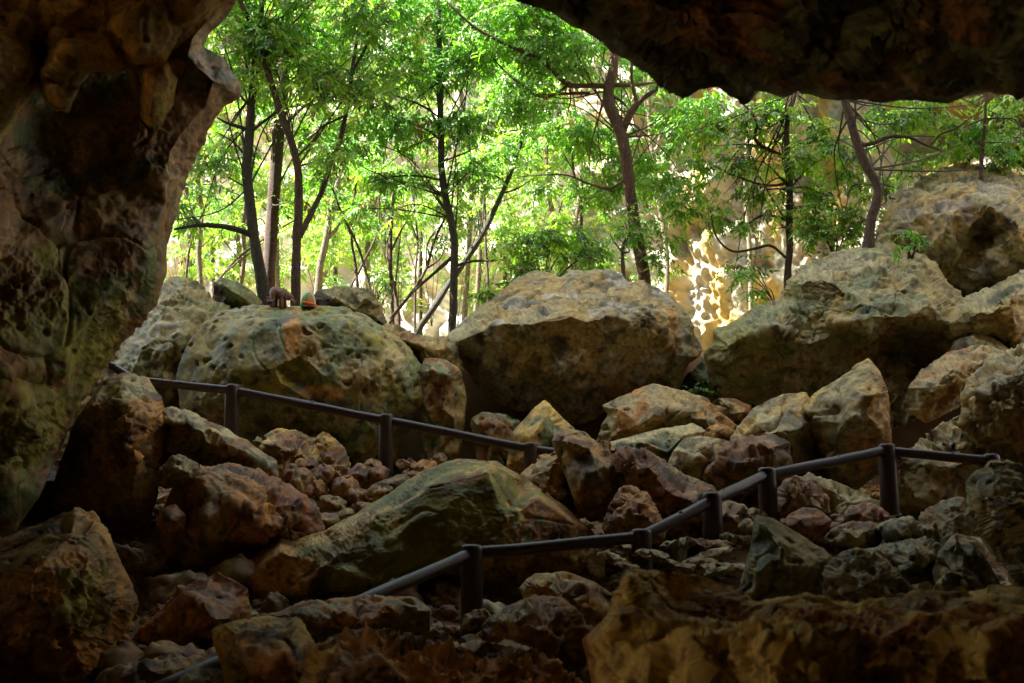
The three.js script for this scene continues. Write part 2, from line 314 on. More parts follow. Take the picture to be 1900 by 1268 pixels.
block('cave_wall', -12.7, -7.6, -1, 13, -14, -3.4, .3, .5, 'unseen cave side wall added to block stray light beside the mouth');  // added out of view to stop light leaking in beside the mouth
block('cave_wall', -8.2, -4.6, -1, 15, -7, -3.2, .25, .5, 'cave side wall before the unseen low opening added for side light');  // unseen gap after this wall added to light the foreground rocks
block('cave_wall', -8.2, -4.6, -1, 15, -.2, 9.8, .25, .5, 'cave side wall behind the unseen low opening added for side light');
block('cave_wall', -8.1, -4.65, 2.9, 15, -3.6, .2, .2, .5, 'rock over the unseen low opening added for side light');  // built tall to keep direct sun out of the added roof hole
block('cave_wall', 7.6, 30, -2, 40, -12, 9.8, .5, .4, 'cave side wall under the hill');
block('cave_wall', 5.1, 9, -1, 6.3, -9, 9.6, .2, .5, 'cave side wall beside the tall grey boulder');
block('cave_wall', -8, 9, -1, 6.6, 9.5, 14, .35, .5, 'cave back wall');
{ // rock over the cave: the roof rises towards the mouth, the hill stands on it
  const s = new THREE.Shape([[-3.2, 5.2], [-7, 5.9], [-12.2, 8.5], [-12.6, 10], [-6, 20], [-3.2, 23]].map(p => new THREE.Vector2(p[0], p[1])));
  const g = new THREE.ExtrudeGeometry(s, { depth: 20, bevelEnabled: false, steps: 20 });
  const p = g.attributes.position; for (let i = 0; i < p.count; i++) p.setXYZ(i, p.getZ(i) - 9.5, p.getY(i), p.getX(i));
  const ix = g.index; if (ix) { } // z runs out of the cave
  put(shadows(new THREE.Mesh(lumpy(g, .25, .5), HILL)), 'hill', 'hill of limestone over the cave', null, null, 'structure');
}
block('cave_roof', -1.5, 10.4, 5.2, 7.2, -3.6, 14, .12, .6, 'cave roof beside the unseen hole added for light from above');  // gap between the roof blocks added to drop skylight on the foreground
block('cave_roof', -9.5, -1.3, 5.25, 7.1, -.4, 14, .12, .6, 'cave roof behind the unseen hole added for light from above');
// cliffs: fluted limestone faces following a line in plan
function cliff(path, y0, y1, nu, nv, amp, seed, pal, label, o = {}) {
  const cv = new THREE.CatmullRomCurve3(path.map(([x, z]) => new THREE.Vector3(x, 0, z)), false, 'centripetal'), L = cv.getLength();
  const verts = [], idx = [], col = [], p = new THREE.Vector3(), t = new THREE.Vector3(), cols = pal.map(k => C[k]);
  for (let j = 0; j <= nv; j++) for (let i = 0; i <= nu; i++) {
    const u = i / nu, y = y0 + (y1 - y0) * j / nv; cv.getPointAt(u, p); cv.getTangentAt(u, t);
    const nx = -t.z, nz = t.x, s = u * L, X = s + seed;   // to the viewer's side
    const wx = X + .8 * noise(X * .4, y * .4, seed), wy = y * .45 + .5 * noise(X * .5, y * .5, seed);
    let h = amp * (1.3 * noise(X * .22, y * .16, seed) + .75 * ridge(wx * .42, y * .13, seed) + .35 * ridge(wx * 1.05, y * .3 + .4 * noise(X * .6, y * .6, 4), seed + 2) + .45 * noise(wx * .8, y * .7, seed + 6) + .28 * noise(wx * 1.7, y * 1.4, seed + 3) + .16 * ridge(X * 3.1, y * .9, seed) + .2 * noise(X * 3.3, y * 2.9, seed) + .12 * noise(X * 6.5, y * 5.5, seed) + .07 * noise(X * 13, y * 11, seed));
    const led = y * .55 + .5 * noise(X * .3, y * .2, 8); h += amp * .22 * (led - Math.floor(led)) * smooth(-.1, .3, noise(X * .35, y * .3, 12));   // ledges
    h += amp * .5 * Math.max(0, noise(X * .4, y * .55, seed + 9)) * 2;   // bulges that overhang
    const x = p.x + nx * h, z = p.z + nz * h;
    let hh = 0; if (o.carve) for (const c of o.carve) { const q = ((x - c[0].x) / c[1]) ** 2 + ((y - c[0].y) / c[2]) ** 2 + 0.35 * noise(X * 1.2, y * .5, 3) ; hh -= c[3] * smooth(1.15, .75, q); }
    verts.push(x + nx * hh, y, z + nz * hh);
    const a = smooth(-.2, .3, noise(X * .5, y * .25, 5) + .4 * noise(X * 2, y, 6)), b = smooth(0, .4, noise(X * 1.1, y * .2, 15) + .4 * noise(X * 4, y * .9, 6)), gr = 1 + .25 * noise(X * 6, y * 4, 8) + .2 * noise(X * 15, y * 11, 8);
    for (let k = 0; k < 3; k++) { let c = cols[0][k] + (cols[1][k] - cols[0][k]) * a; c += (cols[2][k] - c) * b; col.push(clamp(c * gr, .02, .7)); }
  }
  for (let j = 0; j < nv; j++) for (let i = 0; i < nu; i++) { const a = j * (nu + 1) + i, b = a + nu + 1; idx.push(a, a + 1, b, b, a + 1, b + 1); }
  const g = new THREE.BufferGeometry(); g.setAttribute('position', new THREE.Float32BufferAttribute(verts, 3)); g.setAttribute('color', new THREE.Float32BufferAttribute(col, 3)); g.setIndex(idx); g.computeVertexNormals();
  triCount += idx.length / 3;
  put(shadows(new THREE.Mesh(g, ROCK)), 'cliff', label, null, null, 'structure');
}
cliff([[-60, -76], [-30, -64], [-10, -56], [2, -50], [7, -45], [9, -40]], 3, 32, 420, 180, 1.3, 11, ['chalk', 'limestone', 'umber'], 'sunlit pale limestone cliff far behind the trees');
cliff([[3.2, -40], [4.4, -36.5], [7, -34.5], [10.5, -33], [14, -30.5], [18, -26], [25, -20]], 3, 30, 520, 420, 1.0, 31, ['limestone', 'umber', 'tan'], 'fluted tan limestone cliff beside the cave mouth',
  { carve: [[at(1760, 262, 32), 1.4, 1.2, 11], [at(1868, 246, 30.5), 1.0, 1.5, 11], [at(1680, 290, 33), .9, .8, 8]] });

// the wall of the cave that frames the opening, its stalactites, and the lip of the roof
rock('cave_wall', 'cave wall leaning over the path with stalactites hanging before it', 12.5, 5,
  [[470, -120, .3], [440, 0, .3], [425, 30], [390, 60], [378, 85], [420, 108], [437, 140], [448, 165], [445, 180], [415, 200], [385, 250], [362, 300], [343, 350], [325, 410], [312, 460], [305, 510], [290, 570], [250, 610], [215, 650], [185, 690], [150, 750], [125, 800], [105, 850], [70, 920, .5], [20, 990, .6], [-40, 1060, .8], [-200, 1100, 1.6], [-420, 900, 2.4], [-460, 400, 2.6], [-420, -100, 2.6], [0, -160, 2]],
  [[400, 150, .9], [350, 100, 1.2], [380, 200, .6], [330, 260, 1.0], [300, 330, 1.3], [310, 380, .7], [250, 300, 1.4], [200, 330, 1.2], [270, 450, 1.5], [220, 500, 2.0], [280, 520, 1.0], [170, 590, 2.2], [230, 590, 1.0], [120, 650, 2.6], [180, 650, 1.0], [100, 500, 2.4], [130, 350, 1.4], [60, 350, 2.2], [40, 600, 3.2], [60, 760, 2.8], [120, 720, 1.4], [0, 500, 3.2], [-60, 760, 4], [-100, 300, 4.2], [160, 200, 1.0], [90, 240, 1.2], [-60, 100, 4.4], [200, 60, 2.8], [300, 30, 1.8], [0, 880, 2.4]],
  { lean: 0, kind: 'structure', sp: 3.4, pal: ['brown', 'dgreen', 'pink'], lumps: .25, rough: 1.3, deep: .5, strata: [.62, -.45, .3, 1.6, .05], moss: [[60, 600, 90, .6], [170, 640, 70, .8], [40, 780, 110, .6], [100, 480, 60, .7]], pit: .5 });
rock('flowstone_curtain', 'lumpy ochre flowstone curtain hanging from the cave roof', 5.4, 1.2,
  [[-160, -120], [460, -120], [420, -20], [385, 40], [358, 70], [345, 118], [330, 150], [320, 200], [305, 232], [280, 236], [264, 218], [262, 150], [250, 122], [230, 128], [212, 143], [190, 136], [168, 136], [150, 162], [136, 190], [127, 209], [100, 206], [80, 188], [72, 165], [40, 195], [15, 235], [-10, 280], [-60, 330], [-160, 340]],
  [[280, 215, .35], [285, 150, .3], [262, 90, .45], [255, 40, .4], [310, 110, .0], [320, 50, .1], [220, 90, .05], [200, 110, .25], [180, 60, .1], [110, 180, .4], [85, 165, .35], [130, 100, .35], [150, 60, .05], [70, 110, .0], [40, 120, .4], [0, 180, .5], [-30, 100, .4], [60, 20, .2], [-40, 240, .4], [370, -10, .3], [240, 0, .2], [150, 0, .3]],
  { lean: 0, cat: 'flowstone', sp: 2.6, c: [170, -20], pal: ['yellow', 'tan', 'brown'], lumps: .3, rough: .75, crack: .01, pit: .6, lump: (x, y, z) => .035 * ridge(x * 5.5, y * .7, z * 5.5) });
rock('cave_roof', 'dark overhanging lip of the cave roof', 6, 2.2,
  [[930, -150], [940, -60], [958, 4], [1000, 16], [1035, 25], [1075, 48], [1115, 78], [1135, 95], [1170, 108], [1195, 132], [1215, 152], [1235, 168], [1275, 178], [1290, 170], [1315, 165], [1335, 158], [1358, 178], [1378, 194], [1392, 190], [1400, 166], [1420, 172], [1440, 180], [1460, 182], [1475, 170], [1510, 178], [1550, 188], [1600, 186], [1640, 190], [1700, 185], [1760, 194], [1800, 180], [1840, 172], [1900, 182], [1990, 195, .5], [2100, 195, 1], [2150, -40, 1.2], [2100, -180, 1], [1500, -190]],
  [[1060, 20, .3], [1180, 80, .5], [1250, 120, .5], [1300, 90, .8], [1380, 130, .5], [1380, 170, .15], [1450, 100, .9], [1450, 150, .5], [1560, 120, .9], [1560, 165, .5], [1640, 60, 1.2], [1700, 140, .9], [1790, 120, .8], [1850, 60, 1.3], [1880, 140, .9], [1960, 100, 1.2], [1200, 0, .8], [1500, 0, 1.3], [1800, -20, 1.6], [1100, -60, .5], [1500, -100, 1], [1960, -60, 1.6]],
  { lean: 0, kind: 'structure', sp: 4, c: [1560, 0], pal: ['green', 'dgreen', 'brown'], lumps: .35, rough: 1.5, lump: (x, y, z) => .05 * ridge(x * 3, y * 1.5, z * 3) });

// ---------------------------------------------------------------- boulders: out at the mouth
const B = (label, d, T, outline, inner, o) => rock('boulder', label, d, T, outline, inner, o);
B('huge tan boulder with a flat rough top and undercut front below the forked tree', 19.5, 3.4,
  [[812, 645], [835, 615, -.3], [880, 575, -.9], [930, 540, -1.3], [960, 515, -1.6], [995, 500, -1.7], [1020, 506, -1.6], [1040, 514, -1.5], [1062, 504, -1.6], [1110, 498, -1.7], [1150, 506, -1.6], [1165, 521, -1.5], [1200, 522, -1.5], [1235, 540, -1.3], [1258, 562, -.9], [1282, 590, -.5], [1290, 622, -.3], [1304, 645], [1297, 662], [1280, 675], [1268, 700], [1255, 725], [1200, 730], [1130, 755], [1105, 780], [1070, 790], [1040, 780], [990, 768], [950, 762], [910, 742], [880, 712], [860, 682], [830, 668]],
  [[850, 632, .7], [895, 612, 1.0], [930, 598, 1.3], [985, 600, 1.5], [1010, 592, 1.5], [1060, 584, 1.6], [1130, 584, 1.55], [1190, 572, 1.3], [1235, 585, .9], [1000, 555, .1], [1100, 545, 0], [1180, 548, .1], [940, 575, .3], [930, 660, .9], [960, 700, .8], [1010, 650, 1.15], [1045, 690, 1.2], [1080, 640, 1.25], [1150, 640, 1.2], [1175, 622, 1.35], [1210, 640, .85], [1230, 625, 1.0], [1140, 690, .9], [1060, 745, .5], [1000, 740, .35], [1255, 660, .45], [1200, 690, .5], [900, 690, .5]],
  { lean: 0, pal: ['tan', 'grey', 'limestone'], lumps: .35, rough: 1.3, crust: .15, tint: [[1250, 610, 14, 60, 'orange', .6], [1080, 650, 40, 60, 'pink', .6]], pit: .5 });
B('broad greenish boulder with orange streaks carrying the elephant figurine', 18, 3.2,
  [[325, 700], [345, 640], [375, 602, -.2], [410, 577, -.5], [470, 564, -.8], [520, 569, -.8], [590, 568, -.8], [640, 569, -.8], [680, 586, -.6], [720, 612, -.3], [760, 642, -.1], [782, 680], [795, 730], [792, 760], [770, 795], [745, 810], [735, 860], [700, 880], [600, 870], [500, 840], [420, 810], [335, 770]],
  [[420, 620, .5], [470, 590, .35], [500, 605, .75], [590, 600, .8], [650, 605, .7], [690, 630, .8], [560, 660, 1.0], [510, 682, 1.05], [545, 698, .75], [590, 690, 1.1], [640, 640, .85], [680, 700, 1.15], [450, 690, .9], [740, 690, .8], [765, 740, .6], [600, 760, 1.0], [520, 710, 1.0], [420, 750, .8], [680, 780, .9], [740, 770, .5], [640, 820, .8]],
  { lean: 0, facets: 16, facet: .05, crack: .03, pal: ['green', 'grey', 'tan'], lumps: .16, rough: .75, mossy: .6, pit: .36, pitDepth: 3, tint: [[545, 640, 20, 60, 'orange', .8], [575, 650, 22, 50, 'pink', .8], [690, 720, 60, 50, 'tan', .8], [590, 730, 60, 18, 'orange', .8], [430, 680, 50, 60, 'blue', .5], [500, 670, 25, 60, 'blue', .6], [740, 640, 40, 30, 'tan', .7]] });
B('dark brown rock filling the gap at the foot of the leaning cave wall', 14.6, 1.2, [[10, 960], [30, 900], [70, 860, -.2], [120, 850, -.2], [150, 880], [150, 960], [80, 1000]], [[70, 890, .3], [110, 890, .3], [90, 940, .4]], { pal: ['brown', 'tan', 'red'] });
B('tall grey-green layered boulder beside the leaning cave wall', 19.6, 3,
  [[20, 860], [60, 760], [150, 690], [185, 665], [215, 630], [250, 595, -.2], [280, 560, -.4], [300, 528, -.6], [318, 512, -.8], [345, 512, -.8], [368, 526, -.7], [395, 553, -.6], [430, 566, -.5], [440, 620], [400, 700], [370, 790], [250, 830], [100, 900], [30, 920]],
  [[300, 570, .2], [340, 545, .1], [380, 575, .2], [260, 640, .6], [330, 640, .8], [380, 640, .3], [300, 700, .9], [240, 700, .7], [335, 600, .5]],
  { pal: ['grey', 'green', 'dgreen'], lumps: .45, rough: 1.5, strata: [.15, .95, .2, 2.6, .09], mossy: .25, crust: .2 });
B('dark wedge-shaped boulder at the foot of the dark mossy trunk', 20.2, 1.4, [[394, 548], [398, 522], [410, 514], [440, 522], [470, 540], [488, 562], [470, 580], [400, 575]], [[412, 528, .25], [430, 540, .35], [405, 548, .0], [455, 555, .25]], { pal: ['grey', 'green', 'dark'], rough: .6, lumps: .6 });
B('flat-topped dark grey boulder behind the green and orange domed offering', 20.6, 1.8, [[575, 560], [590, 538], [640, 531, -.5], [692, 536, -.5], [702, 562], [716, 588], [722, 612], [660, 610], [585, 590]], [[620, 550, .5], [680, 552, .5], [660, 575, .5], [700, 590, .2]], { pal: ['grey', 'dark', 'green'], rough: .9, lumps: .6 });
B('low crumbly tan rock bridging the two biggest boulders', 18.8, 1.6, [[690, 625], [715, 600, -.3], [740, 602, -.3], [765, 617, -.3], [800, 625, -.3], [830, 622, -.3], [850, 645], [860, 690], [800, 700], [760, 680], [720, 660]], [[730, 625, .3], [780, 640, .4], [820, 645, .3], [790, 665, .5]], { pal: ['tan', 'grey', 'brown'], rough: 1.2 });
B('upright brown block wedged between the two biggest boulders', 17.9, 1.8, [[775, 690], [790, 660, -.2], [830, 668, -.2], [855, 685, -.2], [868, 740], [860, 800], [850, 860], [800, 870], [775, 800]], [[800, 685, .3], [835, 695, .4], [820, 760, .4], [845, 800, .3], [795, 780, .2]], { pal: ['tan', 'brown', 'green'], rough: 1.2 });
B('massive overhanging greenish rock mass at the foot of the slender tree', 19, 3.6,
  [[1308, 650], [1325, 612], [1370, 590, -.3], [1420, 560, -.5], [1448, 545, -.5], [1462, 520, -.6], [1480, 500, -.8], [1530, 475, -1.1], [1590, 457, -1.3], [1640, 451, -1.4], [1700, 466, -1.2], [1740, 490, -1], [1765, 530, -.8], [1790, 550, -.6], [1850, 530, -.4], [1900, 500, -.3], [1980, 480], [2000, 740], [1850, 740], [1780, 720], [1740, 740], [1700, 780], [1650, 800], [1560, 780], [1490, 750], [1420, 755], [1350, 745], [1312, 700]],
  [[1480, 525, .7], [1530, 500, .2], [1530, 515, .9], [1570, 505, .4], [1590, 545, 1.1], [1640, 500, .6], [1700, 520, .8], [1730, 560, 1.2], [1620, 590, 1.35], [1560, 600, 1.2], [1520, 580, .9], [1480, 560, .55], [1440, 600, 1.0], [1390, 620, .8], [1350, 640, .6], [1400, 680, .55], [1500, 640, 1.0], [1460, 690, .5], [1530, 690, .3], [1570, 650, .3], [1600, 625, 1.1], [1640, 640, .0], [1650, 620, .6], [1690, 620, .3], [1690, 590, 1.2], [1720, 650, -.3], [1660, 700, .1], [1610, 710, .3], [1760, 600, 1.0], [1800, 580, 1.1], [1880, 550, 1.2], [1840, 620, .9], [1900, 640, 1.0], [1760, 670, .5]],
  { lean: 0, pal: ['grey', 'green', 'tan'], deep: 1.6, facets: 40, facet: .08, lumps: .25, rough: 1.7, crust: .15, mossy: .3, strata: [.35, .9, .1, 1.8, .1], moss: [[1370, 640, 60, .5]], tint: [[1350, 660, 60, 70, 'dgreen', .6], [1640, 650, 30, 60, 'pink', .7], [1600, 690, 16, 40, 'orange', .6], [1880, 600, 30, 60, 'orange', .5], [1390, 590, 60, 25, 'green', .6]] });
B('grooved grey-brown boulder with a dark hollow, topmost of the slope under the cave roof', 21.3, 3.2,
  [[1600, 500], [1622, 440], [1640, 400, -.2], [1670, 360, -.6], [1720, 325, -1], [1770, 303, -1.2], [1820, 302, -1.2], [1870, 315, -1], [1920, 335, -.8], [2000, 400], [2000, 600], [1880, 580], [1780, 570], [1700, 540], [1640, 520]],
  [[1680, 410, .6], [1730, 360, .3], [1760, 400, .9], [1800, 350, .4], [1860, 370, .9], [1890, 420, 1.2], [1800, 425, .8], [1770, 455, .9], [1815, 445, .2], [1830, 440, .1], [1845, 465, .9], [1800, 470, .3], [1880, 480, 1.1], [1720, 460, .8], [1920, 500, 1.0], [1830, 510, .9], [1690, 480, .5]],
  { pal: ['grey', 'umber', 'tan'], lumps: .3, rough: 1.4, strata: [.75, .55, .1, 2.1, .15] });
B('small mossy green rock in the gap between the big boulders', 20.3, 1.2, [[1255, 735], [1272, 700], [1292, 678], [1310, 660, -.2], [1345, 680], [1400, 745], [1330, 765]], [[1300, 700, .3], [1330, 720, .4], [1290, 725, .2]], { pal: ['grey', 'green', 'dgreen'], strata: [.7, -.6, .1, 5, .05] });

// ---- the slope between the paths
B('yellow-green triangular stone under the undercut boulder', 16.4, 1.2, [[940, 870], [948, 805], [985, 762], [1010, 742, -.1], [1035, 766], [1072, 802], [1062, 850], [1000, 885]], [[1010, 775, .3], [985, 810, .5], [1030, 810, .35], [1000, 850, .5]], { pal: ['yellow', 'tan', 'green'], rough: .7, lumps: .5, tint: [[1020, 810, 14, 50, 'green', .8]] });
B('dark narrow rock post standing in the black gap', 17.6, 1.4, [[872, 780], [890, 765], [940, 768], [965, 780], [968, 870], [890, 880]], [[920, 790, .3], [915, 840, .4]], { pal: ['brown', 'grey', 'green'] });
B('reddish tan humped boulder propping up the huge boulder', 17, 2.2, [[1100, 830], [1118, 785], [1128, 770], [1115, 752], [1150, 736, -.1], [1210, 710, -.4], [1238, 716, -.4], [1265, 724, -.4], [1310, 738, -.4], [1345, 772, -.2], [1375, 795], [1330, 815], [1250, 812], [1180, 832], [1120, 828]], [[1150, 760, .3], [1200, 745, .4], [1215, 768, .75], [1270, 762, .75], [1260, 742, .1], [1310, 778, .7], [1240, 790, .6], [1150, 800, .5], [1190, 790, .7]], { pal: ['tan', 'grey', 'orange'], lumps: .5, rough: 1.1 });
B('flat dark red stone lying behind the humped boulder', 17.6, 1, [[1315, 750], [1335, 738, -.2], [1365, 740, -.3], [1395, 752, -.2], [1400, 775], [1360, 785], [1325, 772]], [[1350, 752, .3], [1380, 765, .3], [1350, 770, .35]], { pal: ['brown', 'tan', 'red'], rough: .6 });
B('long pale slab sloping behind the tilted tooth of rock', 15.2, 1.4, [[1050, 860], [1130, 820, -.2], [1220, 796, -.4], [1290, 785, -.4], [1312, 800, -.1], [1300, 850], [1200, 880], [1100, 885]], [[1120, 838, .3], [1200, 822, .5], [1270, 806, .5], [1240, 840, .5], [1160, 855, .5]], { pal: ['pale', 'tan', 'green'], rough: .7, lumps: .5 });
B('small round tan stone beside the long pale slab', 15, .6, [[1305, 812], [1312, 794], [1332, 785, -.1], [1352, 792], [1362, 812], [1340, 825], [1315, 824]], [[1332, 800, .3], [1325, 812, .25]], { pal: ['tan', 'pale', 'orange'], rough: .6 });
B('grey speckled rock in front of the red-brown rough block', 14, 1.1, [[1236, 870], [1248, 835], [1270, 815, -.2], [1300, 808, -.3], [1345, 815, -.2], [1385, 835], [1360, 900], [1260, 900]], [[1265, 838, .3], [1305, 825, .3], [1300, 860, .5], [1340, 850, .3]], { pal: ['grey', 'pale', 'tan'], crust: .3, rough: .8 });
B('dark red-brown rough block by the bend of the lower handrail', 13.4, 1.2, [[1305, 880], [1325, 845], [1345, 822, -.2], [1375, 812, -.3], [1440, 805, -.3], [1466, 825, -.1], [1474, 870], [1450, 905], [1350, 910]], [[1350, 838, .2], [1400, 822, .2], [1440, 826, .3], [1380, 860, .5], [1440, 860, .45], [1340, 875, .3]], { pal: ['brown', 'red', 'pink'], rough: 1.3, strata: [.1, 1, .2, 5, .05] });
B('smooth tan boulder with a vertical face, paired with a taller pointed one', 14.6, 1.8, [[1352, 812], [1400, 756, -.2], [1450, 731, -.4], [1497, 727, -.4], [1525, 770], [1545, 840], [1540, 920], [1450, 910], [1380, 860]], [[1400, 785, .4], [1450, 760, .3], [1490, 755, .3], [1440, 800, .7], [1495, 790, .5], [1480, 860, .7], [1420, 840, .6]], { pal: ['tan', 'grey', 'yellow'], lumps: .5, tint: [[1500, 840, 20, 60, 'brown', .5], [1410, 790, 30, 30, 'pale', .6]] });
B('tall pointed boulder with an orange side above the lower handrail', 14.2, 1.8, [[1488, 760], [1510, 728, -.2], [1550, 705, -.4], [1585, 680, -.5], [1612, 662, -.5], [1634, 690, -.3], [1650, 730, -.1], [1656, 830], [1640, 875], [1590, 910], [1540, 900], [1515, 820]], [[1540, 740, .3], [1590, 715, .35], [1615, 690, .15], [1628, 730, .6], [1632, 800, .65], [1610, 850, .6], [1560, 790, .6], [1590, 770, .75], [1545, 850, .4], [1580, 840, .3]], { pal: ['tan', 'grey', 'yellow'], lumps: .5, rough: .9, tint: [[1640, 790, 20, 80, 'orange', .75], [1600, 850, 40, 40, 'orange', .6], [1570, 740, 50, 40, 'grey', .6]] });
B('red-brown slab with a pale rough upper side in the shade of the overhang', 16.4, 1.6, [[1672, 760], [1684, 720], [1705, 690, -.2], [1760, 652, -.5], [1830, 640, -.5], [1890, 660, -.3], [1870, 710], [1790, 750], [1720, 785]], [[1710, 720, .4], [1760, 690, .5], [1820, 672, .4], [1790, 715, .7], [1740, 745, .5]], { pal: ['tan', 'red', 'grey'], rough: 1.2 });
B('small wedge of rock on top of the red-brown slab', 17.5, 1, [[1755, 660], [1775, 630, -.2], [1810, 610, -.3], [1850, 628, -.2], [1880, 655], [1820, 680]], [[1800, 640, .35], [1840, 650, .3]], { pal: ['tan', 'grey', 'brown'] });
B('spongy weathered boulder covered in pits below the overhang', 13.6, 1.8, [[1780, 790], [1786, 730], [1795, 700, -.1], [1830, 672, -.3], [1870, 648, -.4], [1925, 630, -.4], [2000, 690], [2000, 890], [1870, 860], [1815, 830]], [[1810, 730, .4], [1850, 695, .4], [1830, 780, .6], [1890, 690, .7], [1890, 760, .9], [1860, 820, .6], [1940, 760, 1]], { pal: ['tan', 'grey', 'pale'], rough: 1.9, pit: .25, pitDepth: 2.5, crust: .2, tint: [[1895, 810, 16, 50, 'orange', .6]] });
B('sloping pale green-tinged slab behind the corner post of the handrail', 14, 1.4, [[1655, 940], [1680, 840], [1740, 790, -.3], [1790, 765, -.5], [1830, 820, -.2], [1840, 900], [1780, 965], [1690, 965]], [[1710, 860, .3], [1770, 810, .15], [1790, 860, .5], [1730, 910, .6]], { pal: ['pale', 'tan', 'green'], rough: 1, mossy: .25 });

// ---- beside the upper handrail
B('pointed boulder with a pale cap of crust and painted skylight and smooth ochre face under the leaning wall', 13.6, 1.8, [[80, 940], [108, 870], [128, 805], [150, 762, -.1], [190, 706, -.5], [230, 688, -.7], [275, 700, -.6], [300, 738, -.3], [312, 790], [302, 860], [292, 920], [275, 985], [230, 1010], [150, 970]], [[165, 752, .35], [200, 730, .1], [230, 745, .6], [260, 735, .2], [290, 768, .45], [140, 800, .3], [200, 830, .8], [250, 830, .75], [170, 900, .6], [230, 920, .6], [280, 880, .35], [260, 960, .3]], { pal: ['orange', 'tan', 'brown'], lumps: .4, rough: .8, tint: [[230, 722, 75, 28, 'pale', 1], [225, 920, 30, 14, 'yellow', .9], [140, 860, 16, 40, 'yellow', .6]] });  // pale tint is partly real crust, partly skylight painted on the cap
B('ledge with a pale knobbly rim, part crust and part painted light, running down towards the stones', 13.8, 1.4, [[290, 775], [302, 757, -.3], [345, 760, -.4], [400, 785, -.4], [440, 808, -.4], [480, 832, -.3], [515, 855, -.1], [520, 900], [430, 910], [300, 890]], [[320, 782, .4], [370, 796, .5], [420, 822, .45], [470, 848, .3], [360, 850, .2], [430, 870, .1]], { pal: ['brown', 'dgreen', 'grey'], lumps: .4, tint: [[340, 772, 60, 14, 'pale', 1], [420, 806, 50, 16, 'pale', 1], [475, 838, 40, 12, 'pale', .9]] });  // pale tints mix rim crust with painted light along the top
B('small crusted stone beside the red-brown boulder', 12, .7, [[288, 900], [292, 875], [318, 845, -.1], [345, 846, -.1], [368, 868], [362, 895], [310, 910]], [[320, 868, .25], [345, 875, .25], [310, 890, .2]], { pal: ['tan', 'brown', 'grey'], crust: .3 });
B('large rust-brown boulder with a pale rim and mottled face', 12.6, 2, [[296, 1020], [302, 950], [322, 905], [358, 872, -.2], [420, 857, -.4], [480, 872, -.4], [540, 900, -.3], [590, 943, -.1], [602, 985], [560, 1030], [480, 1050], [400, 1090], [325, 1090]], [[340, 900, .3], [370, 890, .5], [420, 876, .35], [490, 898, .35], [550, 935, .3], [380, 960, .9], [470, 950, .8], [340, 990, .7], [400, 1030, .8], [540, 990, .4], [480, 1010, .6]], { pal: ['red', 'orange', 'brown'], lumps: .5, rough: 1.2, tint: [[400, 950, 30, 90, 'tan', .7], [345, 1000, 20, 50, 'orange', .7]] });
B('massive smooth ochre boulder with a dark moss patch at the foot of the cave wall', 9, 2.4, [[-90, 1060], [0, 1000], [60, 975, -.2], [140, 940, -.4], [180, 955, -.3], [215, 1010, -.1], [245, 1080], [258, 1120], [245, 1160], [215, 1200], [190, 1268], [160, 1350], [-110, 1350]], [[130, 990, .4], [60, 1050, .8], [170, 1030, .5], [200, 1100, .5], [120, 1130, 1.0], [40, 1180, 1.2], [150, 1220, .7], [-40, 1150, 1.2]], { pal: ['orange', 'tan', 'brown'], lumps: .4, rough: .9, moss: [[150, 1120, 70, .9]], tint: [[160, 1110, 60, 90, 'dgreen', .6]] });
B('rust-coloured boulder low in the dark hollow', 10, 1.4, [[235, 1190], [285, 1145], [330, 1095, -.1], [400, 1060, -.2], [460, 1090], [470, 1150], [420, 1210], [320, 1245], [250, 1230]], [[300, 1170, .4], [360, 1110, .4], [400, 1150, .6], [330, 1200, .5]], { pal: ['red', 'orange', 'brown'] });
B('fist-shaped red stone jammed above the dark hollow', 11.6, .6, [[288, 975], [298, 945], [325, 935], [345, 955], [340, 985], [300, 990]], [[315, 962, .25]], { pal: ['red', 'orange', 'brown'], rough: .5 });
B('small orange stone at the edge of the dark hollow', 10.6, .5, [[305, 1110], [330, 1085], [350, 1090], [352, 1110], [325, 1122]], [[330, 1102, .2]], { pal: ['orange', 'tan', 'brown'], rough: .5 });
B('rounded brown stone deep in the dark hollow', 10.4, .5, [[275, 1140], [290, 1118], [315, 1125], [318, 1148], [290, 1155]], [[297, 1138, .2]], { pal: ['orange', 'brown', 'red'], rough: .5 });
B('low knobbly stone under the lower end of the handrail', 8.4, .8, [[130, 1330], [190, 1245], [240, 1225, -.2], [290, 1218, -.3], [335, 1217, -.2], [356, 1236], [370, 1330]], [[220, 1250, .3], [280, 1240, .3], [330, 1240, .2], [260, 1280, .5]], { pal: ['tan', 'pink', 'brown'], rough: 1.4 });
B('small grey lump of rock beside the yellow block', 6.7, .5, [[322, 1310], [335, 1262], [365, 1244, -.1], [405, 1242, -.1], [430, 1265], [430, 1320]], [[370, 1262, .2], [390, 1285, .3]], { pal: ['grey', 'blue', 'pale'], rough: 1 });
